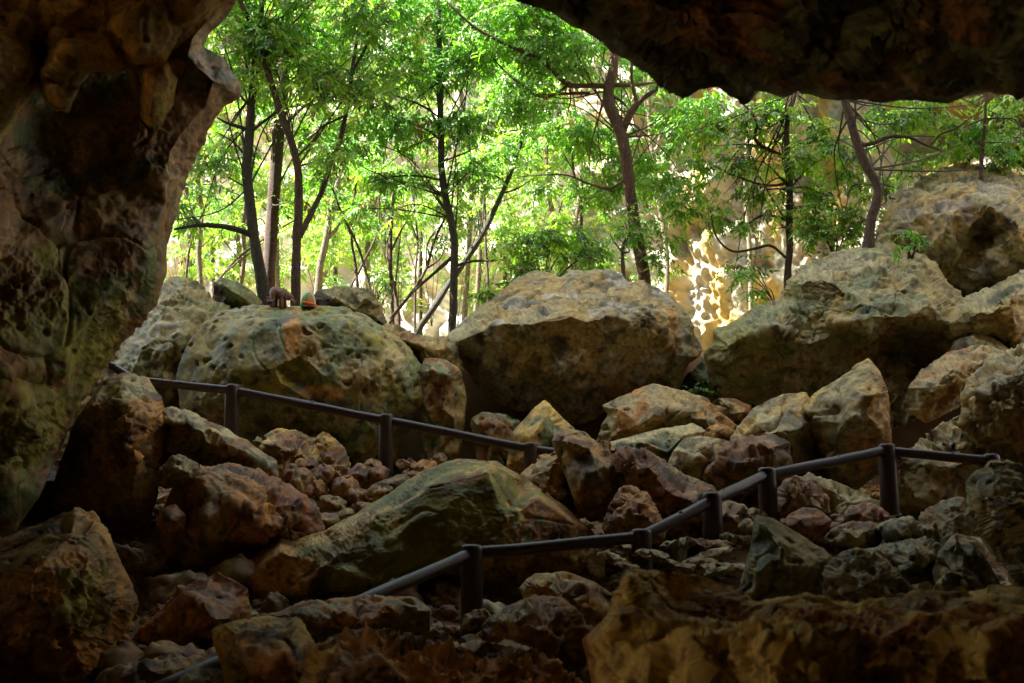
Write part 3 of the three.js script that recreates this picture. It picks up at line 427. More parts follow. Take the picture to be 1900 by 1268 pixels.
B('great wedge-shaped slab with a mossy green face and a bright crest', 12, 2,
  [[410, 1105], [425, 1070], [470, 1030, -.2], [520, 998, -.4], [545, 1003, -.5], [600, 985, -.6], [700, 930, -.7], [790, 870, -.8], [850, 850, -.8], [920, 855, -.8], [980, 890, -.7], [1050, 940, -.5], [1100, 985, -.2], [1125, 1020], [1120, 1080], [950, 1110], [800, 1130], [640, 1150], [520, 1160], [440, 1145]],
  [[470, 1070, .5], [520, 1022, .55], [545, 1030, .6], [600, 1010, .6], [650, 983, .6], [700, 958, .65], [740, 938, .6], [790, 905, .65], [840, 885, .7], [905, 872, .7], [1000, 922, .6], [1060, 968, .45], [830, 940, .95], [720, 1010, 1.05], [600, 1050, .95], [560, 1095, .85], [700, 1080, 1.15], [850, 1040, 1.1], [940, 960, .95], [980, 1020, .95], [1060, 1040, .4], [620, 1025, .8], [500, 1115, .5]],
  { lean: 0, deep: 1, pal: ['yellow', 'orange', 'orange'], lumps: .1, facets: 10, facet: .03, rough: .7, pit: .55, crack: .03, sp: 2.8, moss: [[850, 970, 130, 1], [750, 1030, 120, 1], [640, 1070, 90, .9], [900, 930, 70, 1]], tint: [[480, 1070, 60, 60, 'orange', .6], [1020, 1010, 80, 70, 'brown', .6]] });
B('tilted orange-tan tooth of rock leaning beside the upper handrail end', 12.6, 1, [[1022, 818], [1030, 800, -.1], [1050, 794, -.2], [1085, 800, -.2], [1112, 826, -.1], [1118, 812], [1150, 835], [1160, 900], [1150, 950], [1095, 970], [1068, 940], [1048, 880]], [[1050, 820, .3], [1085, 830, .3], [1110, 870, .45], [1080, 890, .55], [1120, 930, .5], [1140, 860, .2]], { pal: ['tan', 'yellow', 'orange'], rough: .8, lumps: .5, tint: [[1040, 810, 24, 22, 'orange', .7]] });
B('tan rock with round black holes beside the mossy wedge', 13.2, 1.1, [[945, 900], [965, 880, -.2], [1002, 846, -.3], [1040, 835, -.2], [1065, 880], [1090, 960], [1020, 975], [965, 930]], [[985, 885, .3], [1025, 862, .3], [1015, 905, .5], [1050, 930, .5], [990, 915, .4]], { pal: ['tan', 'orange', 'yellow'], pit: .28, pitDepth: 3.4, rough: .8, crust: .2 });
B('lumpy dark brown mass of rock with ragged edges', 12.4, 1.4, [[1115, 860], [1145, 826, -.2], [1200, 834, -.3], [1225, 850, -.3], [1265, 872, -.3], [1322, 902, -.2], [1350, 950], [1340, 1010], [1200, 1010], [1125, 960]], [[1160, 850, .3], [1205, 862, .35], [1180, 890, .4], [1240, 905, .5], [1300, 930, .4], [1220, 950, .6], [1290, 970, .5]], { pal: ['brown', 'tan', 'red'], rough: 1.9, pit: .33 });
B('small tan block with two bright steps at the foot of the ragged brown mass', 11.4, .8, [[1115, 985], [1130, 935], [1148, 908, -.1], [1172, 899, -.2], [1206, 915, -.1], [1222, 950], [1240, 985], [1230, 1010], [1130, 1005]], [[1160, 920, .2], [1195, 930, .25], [1170, 950, .4], [1205, 965, .4], [1150, 975, .4]], { pal: ['tan', 'orange', 'brown'], rough: .8 });
B('brown knobbly stone behind a handrail post', 11.9, .9, [[1300, 985], [1318, 945], [1350, 928, -.2], [1385, 940, -.1], [1402, 985], [1370, 1010], [1310, 1005]], [[1345, 950, .3], [1370, 970, .35]], { pal: ['brown', 'tan', 'pink'], rough: 1.2 });
B('dark brown jagged stone between two handrail posts', 12, 1, [[1425, 960], [1440, 905], [1470, 880, -.2], [1505, 890, -.2], [1535, 925], [1540, 960], [1500, 985], [1440, 985]], [[1465, 910, .3], [1505, 915, .3], [1480, 950, .5]], { pal: ['brown', 'red', 'tan'], rough: 1.5 });
B('thin greenish slab lying across the stones by the corner post', 12.9, .9, [[1460, 890], [1500, 878, -.2], [1560, 895, -.3], [1620, 925, -.3], [1645, 950], [1600, 985], [1530, 980]], [[1530, 905, .2], [1580, 930, .25], [1560, 955, .45]], { pal: ['pale', 'green', 'tan'], rough: .9, mossy: .3 });

// ---- below the lower handrail
B('yellow block with a sharp upper edge and smooth lit face', 6.5, 1.2, [[390, 1170], [415, 1158, -.1], [440, 1150, -.2], [500, 1144, -.3], [558, 1150, -.2], [580, 1185], [605, 1240], [600, 1350], [425, 1350], [412, 1240]], [[430, 1170, .15], [500, 1165, .2], [450, 1230, .5], [530, 1210, .45], [480, 1290, .7], [560, 1280, .5]], { pal: ['yellow', 'orange', 'tan'], rough: .65, lumps: .4, tint: [[440, 1240, 22, 60, 'green', .5]] });
B('low dark flat rock that hides the foot of the rail', 8.3, 1, [[470, 1165], [500, 1140], [560, 1116, -.2], [640, 1110, -.3], [700, 1104, -.3], [770, 1110, -.3], [802, 1132], [800, 1175], [700, 1200], [580, 1200], [500, 1185]], [[560, 1138, .3], [640, 1130, .3], [720, 1126, .2], [770, 1130, .1], [680, 1160, .5], [590, 1165, .5]], { pal: ['brown', 'orange', 'grey'], rough: 1.1, lumps: .5 });
B('long lumpy orange-brown rock pitted like a sponge', 6.2, 1.4, [[480, 1350], [530, 1250], [570, 1205, -.2], [610, 1182, -.3], [660, 1166, -.3], [720, 1164, -.3], [742, 1186, -.2], [780, 1190, -.3], [830, 1192, -.3], [900, 1182, -.3], [980, 1202, -.2], [1040, 1232, -.1], [1100, 1275], [1130, 1350]], [[600, 1215, .3], [660, 1190, .2], [720, 1190, .15], [700, 1230, .5], [620, 1270, .7], [800, 1215, .2], [780, 1260, .4], [880, 1205, .1], [900, 1250, .5], [960, 1230, .1], [1000, 1270, .4], [860, 1290, .6], [700, 1300, .8]], { pal: ['orange', 'yellow', 'brown'], rough: 1.9, pit: .3, lumps: .6, sp: 2.8 });
B('rounded brown boulder under the slab below the rail', 8, 1.2, [[888, 1180], [905, 1150], [935, 1126, -.2], [980, 1107, -.3], [1040, 1110, -.3], [1080, 1140, -.1], [1098, 1180], [1085, 1240], [1020, 1260], [940, 1240]], [[930, 1150, .3], [985, 1130, .25], [1040, 1135, .2], [1000, 1170, .6], [1050, 1190, .4], [960, 1200, .6]], { pal: ['brown', 'orange', 'tan'], rough: 1 });
B('orange-faced slab with a glinting edge below the handrail', 9, 1, [[962, 1095], [972, 1075, -.1], [995, 1064, -.2], [1050, 1062, -.3], [1100, 1078, -.2], [1142, 1106], [1140, 1160], [1050, 1165], [980, 1135]], [[990, 1085, .3], [1040, 1078, .2], [1095, 1095, .2], [1040, 1120, .5], [1100, 1130, .4]], { pal: ['orange', 'yellow', 'brown'], rough: .7 });
B('great yellow fluted boulder with a flat top tinted dark as shade and a pointed corner', 4.8, 1.8,
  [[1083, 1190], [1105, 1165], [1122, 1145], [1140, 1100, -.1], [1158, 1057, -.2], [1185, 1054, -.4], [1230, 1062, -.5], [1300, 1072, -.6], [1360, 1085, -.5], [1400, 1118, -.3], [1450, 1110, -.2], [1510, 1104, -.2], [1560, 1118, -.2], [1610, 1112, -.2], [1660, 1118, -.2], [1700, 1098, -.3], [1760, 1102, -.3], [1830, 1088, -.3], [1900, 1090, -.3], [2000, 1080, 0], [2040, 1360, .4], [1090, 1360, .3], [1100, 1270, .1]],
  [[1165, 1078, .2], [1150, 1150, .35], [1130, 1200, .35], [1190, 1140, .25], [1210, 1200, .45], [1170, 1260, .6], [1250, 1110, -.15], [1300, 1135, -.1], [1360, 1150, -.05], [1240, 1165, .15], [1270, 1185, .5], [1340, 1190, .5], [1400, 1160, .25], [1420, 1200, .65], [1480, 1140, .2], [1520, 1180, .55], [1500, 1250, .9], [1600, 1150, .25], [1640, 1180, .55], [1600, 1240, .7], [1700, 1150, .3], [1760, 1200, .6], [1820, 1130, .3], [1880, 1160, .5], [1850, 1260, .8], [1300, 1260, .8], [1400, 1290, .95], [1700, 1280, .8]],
  { pal: ['yellow', 'yellow', 'orange'], lumps: .2, facet: .04, rough: 1.0, sp: 3, c: [1480, 1220], pit: .34, lump: (x, y, z, a, b) => smooth(1150, 1200, b) * (.06 * ridge(x * 8, y * 2.2, z * 8) + .05 * scallop(x * 6, y * 4, z * 6, 1.5)), tint: [[1300, 1120, 90, 40, 'brown', .8], [1750, 1130, 120, 26, 'brown', .8], [1170, 1180, 40, 90, 'yellow', .8]] });  // brown tints paint shade on the top, yellow paints the lit corner face
B('grey-green pyramid of rock with a sharp peak in front of a handrail post', 8.4, 1.2, [[1368, 1110], [1380, 1060], [1393, 1010], [1400, 956, -.1], [1432, 962, -.2], [1500, 1000, -.2], [1548, 1032], [1540, 1090], [1515, 1140], [1390, 1150]], [[1412, 985, .2], [1400, 1060, .4], [1450, 1020, .4], [1440, 1090, .6], [1500, 1050, .3]], { pal: ['grey', 'tan', 'green'], rough: .6, lumps: .4, tint: [[1390, 1080, 24, 60, 'yellow', .4]] });
B('grey cone-shaped boulder with rippled flanks', 7.4, 1.1, [[1520, 1140], [1530, 1070], [1548, 1035, -.1], [1582, 1014, -.3], [1630, 1028, -.3], [1668, 1060, -.1], [1702, 1100], [1690, 1150], [1600, 1160]], [[1560, 1060, .3], [1590, 1040, .2], [1600, 1090, .6], [1635, 1070, .4], [1650, 1115, .5]], { pal: ['grey', 'blue', 'tan'], rough: .9, strata: [.6, .5, .3, 5, .04] });
B('wide grey slab resting across the cone-shaped boulder', 9, 1, [[1570, 1040], [1590, 1024, -.1], [1640, 1010, -.3], [1720, 997, -.4], [1757, 1018, -.2], [1770, 1060], [1740, 1090], [1620, 1085]], [[1620, 1030, .2], [1700, 1018, .25], [1745, 1032, .2], [1690, 1055, .5]], { pal: ['grey', 'blue', 'tan'], rough: .8 });
B('small white crusted lump of rock on the fluted boulder', 6.6, .5, [[1722, 1120], [1735, 1080], [1760, 1055, -.1], [1790, 1052, -.2], [1818, 1070, -.1], [1836, 1105], [1810, 1130]], [[1765, 1078, .2], [1800, 1085, .25], [1770, 1105, .3]], { pal: ['pale', 'grey', 'pink'], rough: 1.5, crust: .3 });
B('smooth grey angular rock between the wide slab and the tall grey boulder', 8.4, 1.1, [[1730, 1060], [1742, 1025], [1772, 988, -.2], [1812, 998, -.3], [1835, 1040, -.1], [1870, 1110], [1800, 1130], [1740, 1110]], [[1770, 1015, .2], [1805, 1030, .3], [1790, 1080, .5], [1830, 1090, .4]], { pal: ['grey', 'blue', 'tan'], rough: .6 });
B('tall grey boulder with a rippled shoulder hiding the end of the handrail', 7.2, 1.8, [[1782, 960], [1790, 920], [1803, 885, -.1], [1836, 848, -.3], [1870, 852, -.4], [1905, 868, -.4], [2000, 880, -.3], [2040, 1190], [1930, 1180], [1885, 1110], [1865, 1060], [1825, 1000]], [[1815, 915, .3], [1850, 880, .1], [1870, 930, .6], [1840, 980, .5], [1920, 920, .3], [1900, 1010, .8], [1940, 1080, .9], [1890, 1060, .6]], { pal: ['grey', 'blue', 'tan'], rough: 1.5, lumps: .5, strata: [.4, .8, .2, 3, .07] });
for (const [lab, d, x0, y0, w, h, pal] of [
  ['flat brown stone with a raised edge behind the grey pyramid', 9.8, 1530, 968, 120, 46, ['brown', 'grey', 'tan']],
  ['leaning grey flake of stone among the brown stones', 9.6, 1628, 960, 90, 50, ['grey', 'tan', 'blue']],
  ['humped grey-brown stone against the sloping pale slab', 10.2, 1700, 930, 110, 80, ['tan', 'grey', 'brown']],
  ['blocky grey stone with a pale top at the shoulder of the tall grey boulder', 9.4, 1735, 922, 75, 90, ['grey', 'pink', 'tan']],
  ['flat dark brown stone on the path under the corner post', 11.2, 1560, 935, 90, 40, ['brown', 'red', 'tan']],
  ['knobbly red-brown stone on the path between the posts', 10.6, 1450, 942, 90, 50, ['brown', 'red', 'pink']],
]) {
  reseed(x0 * 31 + y0); const n = 11, out = [];
  for (let i = 0; i < n; i++) { const a = i / n * 2 * Math.PI, k = rr(.82, 1.12), up = Math.sin(a) < 0; out.push([x0 + w / 2 + Math.cos(a) * w / 2 * k, y0 + h / 2 + Math.sin(a) * h / 2 * k * (up ? 1 : 1.3), up ? -.25 : 0]); }
  B(lab, d, .7, out, [[x0 + w * .35, y0 + h * .4, .2], [x0 + w * .65, y0 + h * .35, .15], [x0 + w * .5, y0 + h * .7, .35]], { pal, rough: 1.1, lumps: .7 });
}
B('mossy brown hump of earth and rubble beneath the elephant boulder', 16, 1.8, [[455, 870], [470, 815], [520, 792, -.3], [560, 800, -.3], [580, 815, -.3], [600, 798, -.3], [625, 815, -.2], [650, 860], [660, 910], [480, 920]], [[510, 825, .3], [555, 840, .5], [605, 820, .3], [600, 860, .6], [530, 870, .6]], { pal: ['brown', 'yellow', 'green'], rough: 2, mossy: .4, pit: .3 });

// ---- loose stones
function stone(label, px, py, d, w, h, pal, group, o = {}) {
  const n = 9, out = [], tilt = rr(-.35, .35), dep = w * mpp(d);
  for (let i = 0; i < n; i++) { const a = i / n * 2 * Math.PI + rr(-.15, .15), k = rr(.8, 1.15), x = Math.cos(a) * w / 2 * k, y = Math.sin(a) * h / 2 * k; out.push([px + x * Math.cos(tilt) - y * Math.sin(tilt), py + x * Math.sin(tilt) + y * Math.cos(tilt), y < 0 ? -.25 * dep : 0]); }
  rock('stone', label, d, dep * .45, out, [[px + rr(-.2, .2) * w, py - .08 * h, .3 * dep], [px + rr(-.2, .2) * w, py + .2 * h, .38 * dep]], { pal, cat: 'stone', group, sp: 2.6, nb: 5, facets: 7, facet: .3, lumps: .5, rough: Math.min(1, w / 60), ...o });
}
reseed(501);
const RUB = 'brown loose stone in the rubble heap below the upper handrail';
for (const [x, y, w, h] of [[600, 880, 55, 38], [570, 868, 44, 30], [640, 905, 58, 50], [672, 885, 46, 40], [700, 880, 44, 38], [660, 925, 56, 40], [620, 935, 60, 34], [705, 915, 52, 44], [735, 900, 60, 44], [590, 910, 50, 40], [680, 945, 56, 30], [640, 955, 44, 26], [745, 930, 58, 40], [560, 895, 60, 60], [720, 955, 50, 34], [765, 885, 50, 36], [790, 870, 46, 34], [815, 852, 36, 24], [540, 880, 36, 50], [755, 862, 40, 22], [690, 862, 34, 22], [610, 850, 36, 28], [575, 940, 44, 30], [600, 965, 54, 28]])
  stone(RUB, x, y, 14.6 - (y - 850) / 60 * .75 + rr(-.1, .1), w * rr(.9, 1.25), h * rr(.9, 1.25), [['brown', 'orange', 'tan'], ['brown', 'red', 'orange'], ['tan', 'brown', 'red']][Math.floor(rnd() * 3)], 'rubble below the upper handrail');
for (let k = 0; k < 22; k++) { // steps of the path between the posts
  const y = 1000 + 62 * rnd(), x = rr(1120, 1410);
  stone('flat glinting stone on the path under the lower handrail', x, y, 10.9 - (y - 1000) / 60 * 1.5, rr(50, 95), rr(14, 26), [['grey', 'tan', 'pink'], ['brown', 'tan', 'grey']][k % 2], 'stones of the path under the lower handrail');
}
for (let k = 0; k < 16; k++) {
  const y = 945 + 60 * rnd(), x = rr(1350, 1720);
  stone('small rough stone strewn before the corner post', x, y, 12 - (y - 940) / 60 * 1.6, rr(26, 60), rr(16, 34), [['brown', 'tan', 'red'], ['grey', 'tan', 'pink']][k % 2], 'small stones before the corner post');
}
for (let k = 0; k < 16; k++) {
  const y = 1130 + 70 * rnd(), x = rr(790, 1110);
  stone('dark stone in the hollow around the handrail post', x, y, 9.6 - (y - 1130) / 70 * 1.8, rr(30, 70), rr(18, 36), [['brown', 'orange', 'grey'], ['brown', 'dark', 'tan']][k % 2], 'dark stones round the post');  // every second stone mixes in the dark stone colour
}
for (let k = 0; k < 9; k++) {
  const y = 1090 + 30 * rnd(), x = rr(1540, 1860);
  stone('grey pebble lodged behind the fluted boulder', x, y, 6.9, rr(24, 50), rr(16, 30), ['grey', 'pale', 'tan'], 'pebbles behind the fluted boulder');
}

// loose stones lying on the floor between the boulders
{
  const shapes = [];
  for (let k = 0; k < 8; k++) { let g = new THREE.IcosahedronGeometry(.5, 6); g.deleteAttribute('uv'); g.deleteAttribute('normal'); g = mergeVertices(g, 1e-4); g.scale(1, [.55, .7, .5, .8][k % 4], .8); shapeRock(g, new Float32Array(g.attributes.position.count * 2).fill(-1e4), .8, 300 + k * 13.7, { pal: [['brown', 'tan', 'red'], ['tan', 'grey', 'brown'], ['orange', 'brown', 'tan'], ['grey', 'pale', 'brown']][k % 4], lumps: 2.2, rough: .8 }); shapes.push(g); }
  reseed(6060);
  for (let i = 0; i < 250; i++) {
    const d = rr(6.6, 17.5), x = (rnd() - .5) * d * .92, s = Math.pow(rnd(), 2) * .55 + .16, m = shadows(new THREE.Mesh(shapes[i % 8], ROCK));
    m.scale.setScalar(s); m.position.set(x, groundY(x, d) + s * .12, -d); m.rotation.set(rr(-.4, .4), rnd() * 6.3, rr(-.4, .4));
    put(m, 'stone', 'loose stone on the floor in the gaps between the boulders', 'stone', 'loose stones between the boulders');
  }
}
{ // gravel and grit over the floor of the slope
  let g = new THREE.IcosahedronGeometry(.5, 1); g.deleteAttribute('uv'); g.deleteAttribute('normal'); g = mergeVertices(g, 1e-4);
  const p = g.attributes.position; for (let i = 0; i < p.count; i++) { const k = 1 + .5 * noise(p.getX(i) * 3 + 4, p.getY(i) * 3, p.getZ(i) * 3); p.setXYZ(i, p.getX(i) * k, p.getY(i) * k * .6, p.getZ(i) * k * .8); }
  g = g.toNonIndexed(); g.computeVertexNormals();
  const n = 14000, m = shadows(new THREE.InstancedMesh(g, new THREE.MeshStandardMaterial({ color: 0xffffff, roughness: .85 }), n)), M = new THREE.Matrix4(), q = new THREE.Quaternion(), e = new THREE.Euler(), c = new THREE.Color();
  reseed(777);
  for (let i = 0; i < n; i++) {
    const d = rr(5.5, 20), x = (rnd() - .5) * d * 1.0, s = .03 + .13 * Math.pow(rnd(), 2.5), k = [C.brown, C.tan, C.grey, C.orange, C.red][Math.floor(rnd() * 5)], v = rr(.6, 1.1);
    e.set(rr(-.8, .8), rnd() * 6.3, rr(-.8, .8)); q.setFromEuler(e); M.compose(new THREE.Vector3(x, groundY(x, d) + s * .2, -d), q, new THREE.Vector3(s, s, s)); m.setMatrixAt(i, M); m.setColorAt(i, c.setRGB(k[0] * v, k[1] * v, k[2] * v));
  }
  put(m, 'gravel', 'brown gravel covering the floor between the stones', 'gravel', null, 'stuff');
}

// ---------------------------------------------------------------- handrails
const PAINT = new THREE.MeshPhysicalMaterial({ color: new THREE.Color(.042, .021, .016), roughness: .42 });
function tube(pts, radii, sides = 8, wob = 0, s0 = 0) { // tapered tube through points
  const cv = new THREE.CatmullRomCurve3(pts, false, 'centripetal'), L = cv.getLength(), n = Math.max(2, Math.min(90, Math.round(L / Math.max(.05, radii[0] * 2.2))));
  const v = [], uv = [], id = [], p = new THREE.Vector3(), t = new THREE.Vector3(), a = new THREE.Vector3(), b = new THREE.Vector3(), up = new THREE.Vector3(.31, .2, .93);
  for (let i = 0; i <= n; i++) {
    const u = i / n; cv.getPointAt(u, p); cv.getTangentAt(u, t);
    a.crossVectors(t, up).normalize(); b.crossVectors(t, a).normalize();
    const q = u * (radii.length - 1), k = Math.min(radii.length - 2, Math.floor(q)), r = radii.length === 1 ? radii[0] : radii[k] + (radii[k + 1] - radii[k]) * (q - k);
    for (let j = 0; j < sides; j++) { uv.push(j / sides * 2 * Math.PI * radii[0], u * L); const w = j / sides * 2 * Math.PI, R = r * (1 + wob * noise(Math.cos(w) * 1.3 + s0, u * L * 3, Math.sin(w) * 1.3) * 2); v.push(p.x + (a.x * Math.cos(w) + b.x * Math.sin(w)) * R, p.y + (a.y * Math.cos(w) + b.y * Math.sin(w)) * R, p.z + (a.z * Math.cos(w) + b.z * Math.sin(w)) * R); }
  }
  for (let i = 0; i < n; i++) for (let j = 0; j < sides; j++) { const A = i * sides + j, D = i * sides + (j + 1) % sides; id.push(A, D, A + sides, D, D + sides, A + sides); }
  const c0 = v.length / 3; cv.getPointAt(0, p); v.push(p.x, p.y, p.z); cv.getPointAt(1, p); v.push(p.x, p.y, p.z); uv.push(0, 0, 0, L);
  for (let j = 0; j < sides; j++) { const D = (j + 1) % sides; id.push(c0, D, j, c0 + 1, n * sides + j, n * sides + D); }
  const g = new THREE.BufferGeometry(); g.setAttribute('position', new THREE.Float32BufferAttribute(v, 3)); g.setAttribute('uv', new THREE.Float32BufferAttribute(uv, 2)); g.setIndex(id); g.computeVertexNormals(); return g;
}
function handrail(label, posts, ends, mat, r, rr_) {
  const root = new THREE.Group(); put(root, 'handrail', label, 'handrail');
  const tops = [];
  for (const [px, top, base, d, show] of posts) {
    const T = at(px, top, d), Bm = at(px, base, d), h = T.y - Bm.y;
    if (show !== 0) {
      const g = new THREE.LatheGeometry([[0, h], [r * .7, h - .004], [r * .93, h - .018], [r, h - .05], [r * 1.01, h * .6], [r * 1.03, 0], [0, -.01]].map(q => new THREE.Vector2(q[0], q[1])).reverse(), 22);
      const p = g.attributes.position; for (let i = 0; i < p.count; i++) { const x = p.getX(i), y = p.getY(i), z = p.getZ(i), k = 1 + .03 * noise(x * 9 + px, y * 4, z * 9); p.setXYZ(i, x * k, y, z * k); } g.computeVertexNormals();
      const m = part('post', g, mat, root); m.position.set(T.x, Bm.y, T.z);
    }
    tops.push(new THREE.Vector3(T.x, T.y - rr_ * 1.5, T.z));
  }
  const line = [...(ends[0] ? [ends[0]] : []), ...tops, ...(ends[1] ? [ends[1]] : [])];
  for (let i = 0; i + 1 < line.length; i++) {
    const A = line[i], Bq = line[i + 1], L = A.distanceTo(Bq), pts = [], n = Math.max(3, Math.ceil(L / .5));
    for (let k = 0; k <= n; k++) { const q = A.clone().lerp(Bq, k / n); q.y += .012 * noise(q.x * 2, i, q.z * 2); q.z += .012 * noise(q.x * 2, i + 9, q.z * 2); pts.push(q); }
    const m = part('rail', tube(pts, [rr_], 14, .05, i * 5), mat, root);
    for (let k = 0; k < Math.round(L / .8); k++) { // knots on the rail
      const g = new THREE.IcosahedronGeometry(rr_ * .42, 1); g.scale(1, .8, 1); const q = A.clone().lerp(Bq, rr(.12, .88)); g.translate(q.x, q.y + rr_ * .8, q.z + rr_ * rr(-.3, .3)); part('knot', g, mat, m);
    }
  }
  return root;
}
reseed(900);
handrail('dark brown handrail climbing from the yellow block past the corner post', [[876, 1010, 1215, 9.9], [1190, 981, 1110, 10.4], [1321, 913, 1070, 11], [1423, 867, 985, 11.7], [1645, 823, 955, 12.4], [1838, 842, 960, 12.3]], [at(285, 1284, 7.4), null], PAINT, .098, .056);
handrail('red-brown handrail of posts and poles in front of the elephant boulder', [[255, 695, 790, 15.2, 0], [432, 713, 820, 15], [717, 768, 880, 14.9], [985, 821, 900, 14.9]], [at(185, 668, 15.6), at(1100, 850, 14.9)], PAINT, .1, .06);

// ---------------------------------------------------------------- offerings on the boulder
function sdfMesh(f, min, max, res) {
  const mc = new MarchingCubes(res, new THREE.MeshBasicMaterial(), false, false, 60000); mc.isolation = 0;
  const sz = max.clone().sub(min);
  for (let k = 0; k < res; k++) for (let j = 0; j < res; j++) for (let i = 0; i < res; i++)
    mc.field[i + j * res + k * res * res] = -f(min.x + sz.x * i / res, min.y + sz.y * j / res, min.z + sz.z * k / res);
  mc.update();
  const n = mc.count * 3, pos = new Float32Array(mc.positionArray.slice(0, n));
  for (let i = 0; i < n; i += 3) { pos[i] = min.x + (pos[i] + 1) / 2 * sz.x; pos[i + 1] = min.y + (pos[i + 1] + 1) / 2 * sz.y; pos[i + 2] = min.z + (pos[i + 2] + 1) / 2 * sz.z; }
  const g = new THREE.BufferGeometry(); g.setAttribute('position', new THREE.BufferAttribute(pos, 3)); g.setAttribute('normal', new THREE.BufferAttribute(new Float32Array(mc.normalArray.slice(0, n)), 3));
  return g;
}
const V = (x, y, z) => new THREE.Vector3(x, y, z);
function capsules(list, k) { // tapered capsules joined by a smooth minimum
  const L = list.map(([a, b, r1, r2]) => ({ a, d: b.clone().sub(a), r1, r2 })), q = V(0, 0, 0);
  return (x, y, z) => {
    let s = 1e3;
    for (const c of L) { q.set(x, y, z).sub(c.a); const t = clamp(q.dot(c.d) / Math.max(1e-9, c.d.lengthSq())); q.addScaledVector(c.d, -t); const e = q.length() - (c.r1 + (c.r2 - c.r1) * t), h = clamp(.5 + .5 * (s - e) / k); s = s + (e - s) * h - k * h * (1 - h); }
    return s;
  };
}
const matte = (r, g, b, rough = .7) => new THREE.MeshStandardMaterial({ color: new THREE.Color(r, g, b), roughness: rough });
{
  const root = new THREE.Group(); put(root, 'elephant_figurine', 'small brown elephant figurine with lowered head on the streaked boulder', 'figurine');
  root.position.copy(at(520, 568, 18.4)); root.scale.setScalar(.98);
  // walks towards +x, head down
  const f = capsules([
    [V(-.10, .25, 0), V(.03, .215, 0), .098, .1], [V(.03, .21, 0), V(.10, .18, 0), .1, .07],
    [V(-.12, .2, .05), V(-.135, .0, .05), .055, .042], [V(-.12, .2, -.05), V(-.10, .0, -.05), .055, .042],
    [V(.03, .17, .05), V(.03, -.02, .05), .05, .04], [V(.03, .17, -.05), V(.07, -.02, -.05), .05, .04],
    [V(.13, .185, 0), V(.165, .16, 0), .062, .055], [V(.19, .14, 0), V(.225, .06, 0), .034, .022], [V(.225, .06, 0), V(.25, .01, 0), .022, .016], [V(-.18, .26, 0), V(-.2, .13, 0), .012, .008]], .03);
  part('body', sdfMesh(f, V(-.26, -.06, -.16), V(.32, .4, .16), 56), matte(.16, .075, .05, .6), root);
  for (const s of [-1, 1]) {
    const g = new THREE.SphereGeometry(.055, 14, 10); g.scale(.75, 1.15, .22); g.rotateY(s * .5); g.translate(.12, .17, s * .068); part('ear', g, matte(.13, .06, .042, .65), root);
    const k = tube([V(.19, .12, s * .03), V(.225, .09, s * .04), V(.255, .095, s * .042)], [.009, .003], 6); part('tusk', k, matte(.6, .55, .42, .4), root);
    const e = new THREE.SphereGeometry(.007, 8, 6); e.translate(.178, .175, s * .052); part('eye', e, matte(.01, .01, .01, .3), root);
  }
}
{
  const root = new THREE.Group(); put(root, 'rooster_figurine', 'tiny dark figurine with a red crest beside the elephant figurine', 'figurine');
  root.position.copy(at(501, 567, 18.1));
  const f = capsules([[V(-.02, .06, 0), V(.02, .06, 0), .04, .035], [V(-.03, .07, 0), V(-.045, .115, 0), .022, .014], [V(.03, .06, 0), V(.07, .11, 0), .022, .008], [V(0, .03, .015), V(0, -.01, .015), .01, .008], [V(0, .03, -.015), V(0, -.01, -.015), .01, .008]], .015);
  part('body', sdfMesh(f, V(-.09, -.04, -.07), V(.11, .17, .07), 40), matte(.05, .02, .02, .5), root);
  const c = capsules([[V(-.03, .135, 0), V(-.055, .14, 0), .014, .012], [V(-.06, .12, 0), V(-.065, .095, 0), .01, .008]], .006);
  part('comb', sdfMesh(c, V(-.1, .06, -.05), V(.0, .17, .05), 30), matte(.55, .02, .02, .5), root);
  part('beak', new THREE.ConeGeometry(.007, .022, 8).rotateZ(Math.PI / 2).translate(-.069, .118, 0), matte(.5, .35, .05), root);
}
{
  const root = new THREE.Group(); put(root, 'domed_offering', 'tan domed offering with green trim, orange band and pink tip on the boulder', 'offering');
  root.position.copy(at(573, 571, 18.4));
  const prof = []; for (let i = 0; i <= 16; i++) { const a = i / 16 * Math.PI / 2; prof.push(new THREE.Vector2(.118 * Math.pow(Math.cos(a), .75) + .0001, .235 * Math.sin(a))); }
  const g = new THREE.LatheGeometry(prof, 28); const p = g.attributes.position; for (let i = 0; i < p.count; i++) { const k = 1 + .03 * Math.sin(p.getY(i) * 190) + .02 * noise(p.getX(i) * 30, p.getY(i) * 30, p.getZ(i) * 30); p.setX(i, p.getX(i) * k); p.setZ(i, p.getZ(i) * k); } g.computeVertexNormals();
  part('body', g, matte(.34, .2, .06, .8), root);
  const arc = (x0, s, r) => { const q = []; for (let i = 0; i <= 12; i++) { const a = i / 12 * Math.PI / 2, R = .122 * Math.pow(Math.cos(a), .75); q.push(V(s * R * Math.cos(x0), .24 * Math.sin(a), R * Math.sin(x0) * 1)); } return tube(q, [r], 8); };
  part('green_trim', mergeGeometries([arc(.55, -1, .02), arc(.2, -1, .024), arc(.9, -1, .016)]), matte(.02, .36, .12, .6), root);
  part('white_trim', arc(.35, 1, .012), matte(.7, .7, .66, .6), root);
  const band = new THREE.TorusGeometry(.119, .021, 10, 30); band.rotateX(Math.PI / 2); band.rotateZ(-.18); band.translate(0, .06, 0); part('orange_band', band, matte(.8, .13, .015, .7), root);
  part('pink_tip', new THREE.IcosahedronGeometry(.02, 2).translate(.01, .243, 0), matte(.65, .08, .35, .5), root);
}

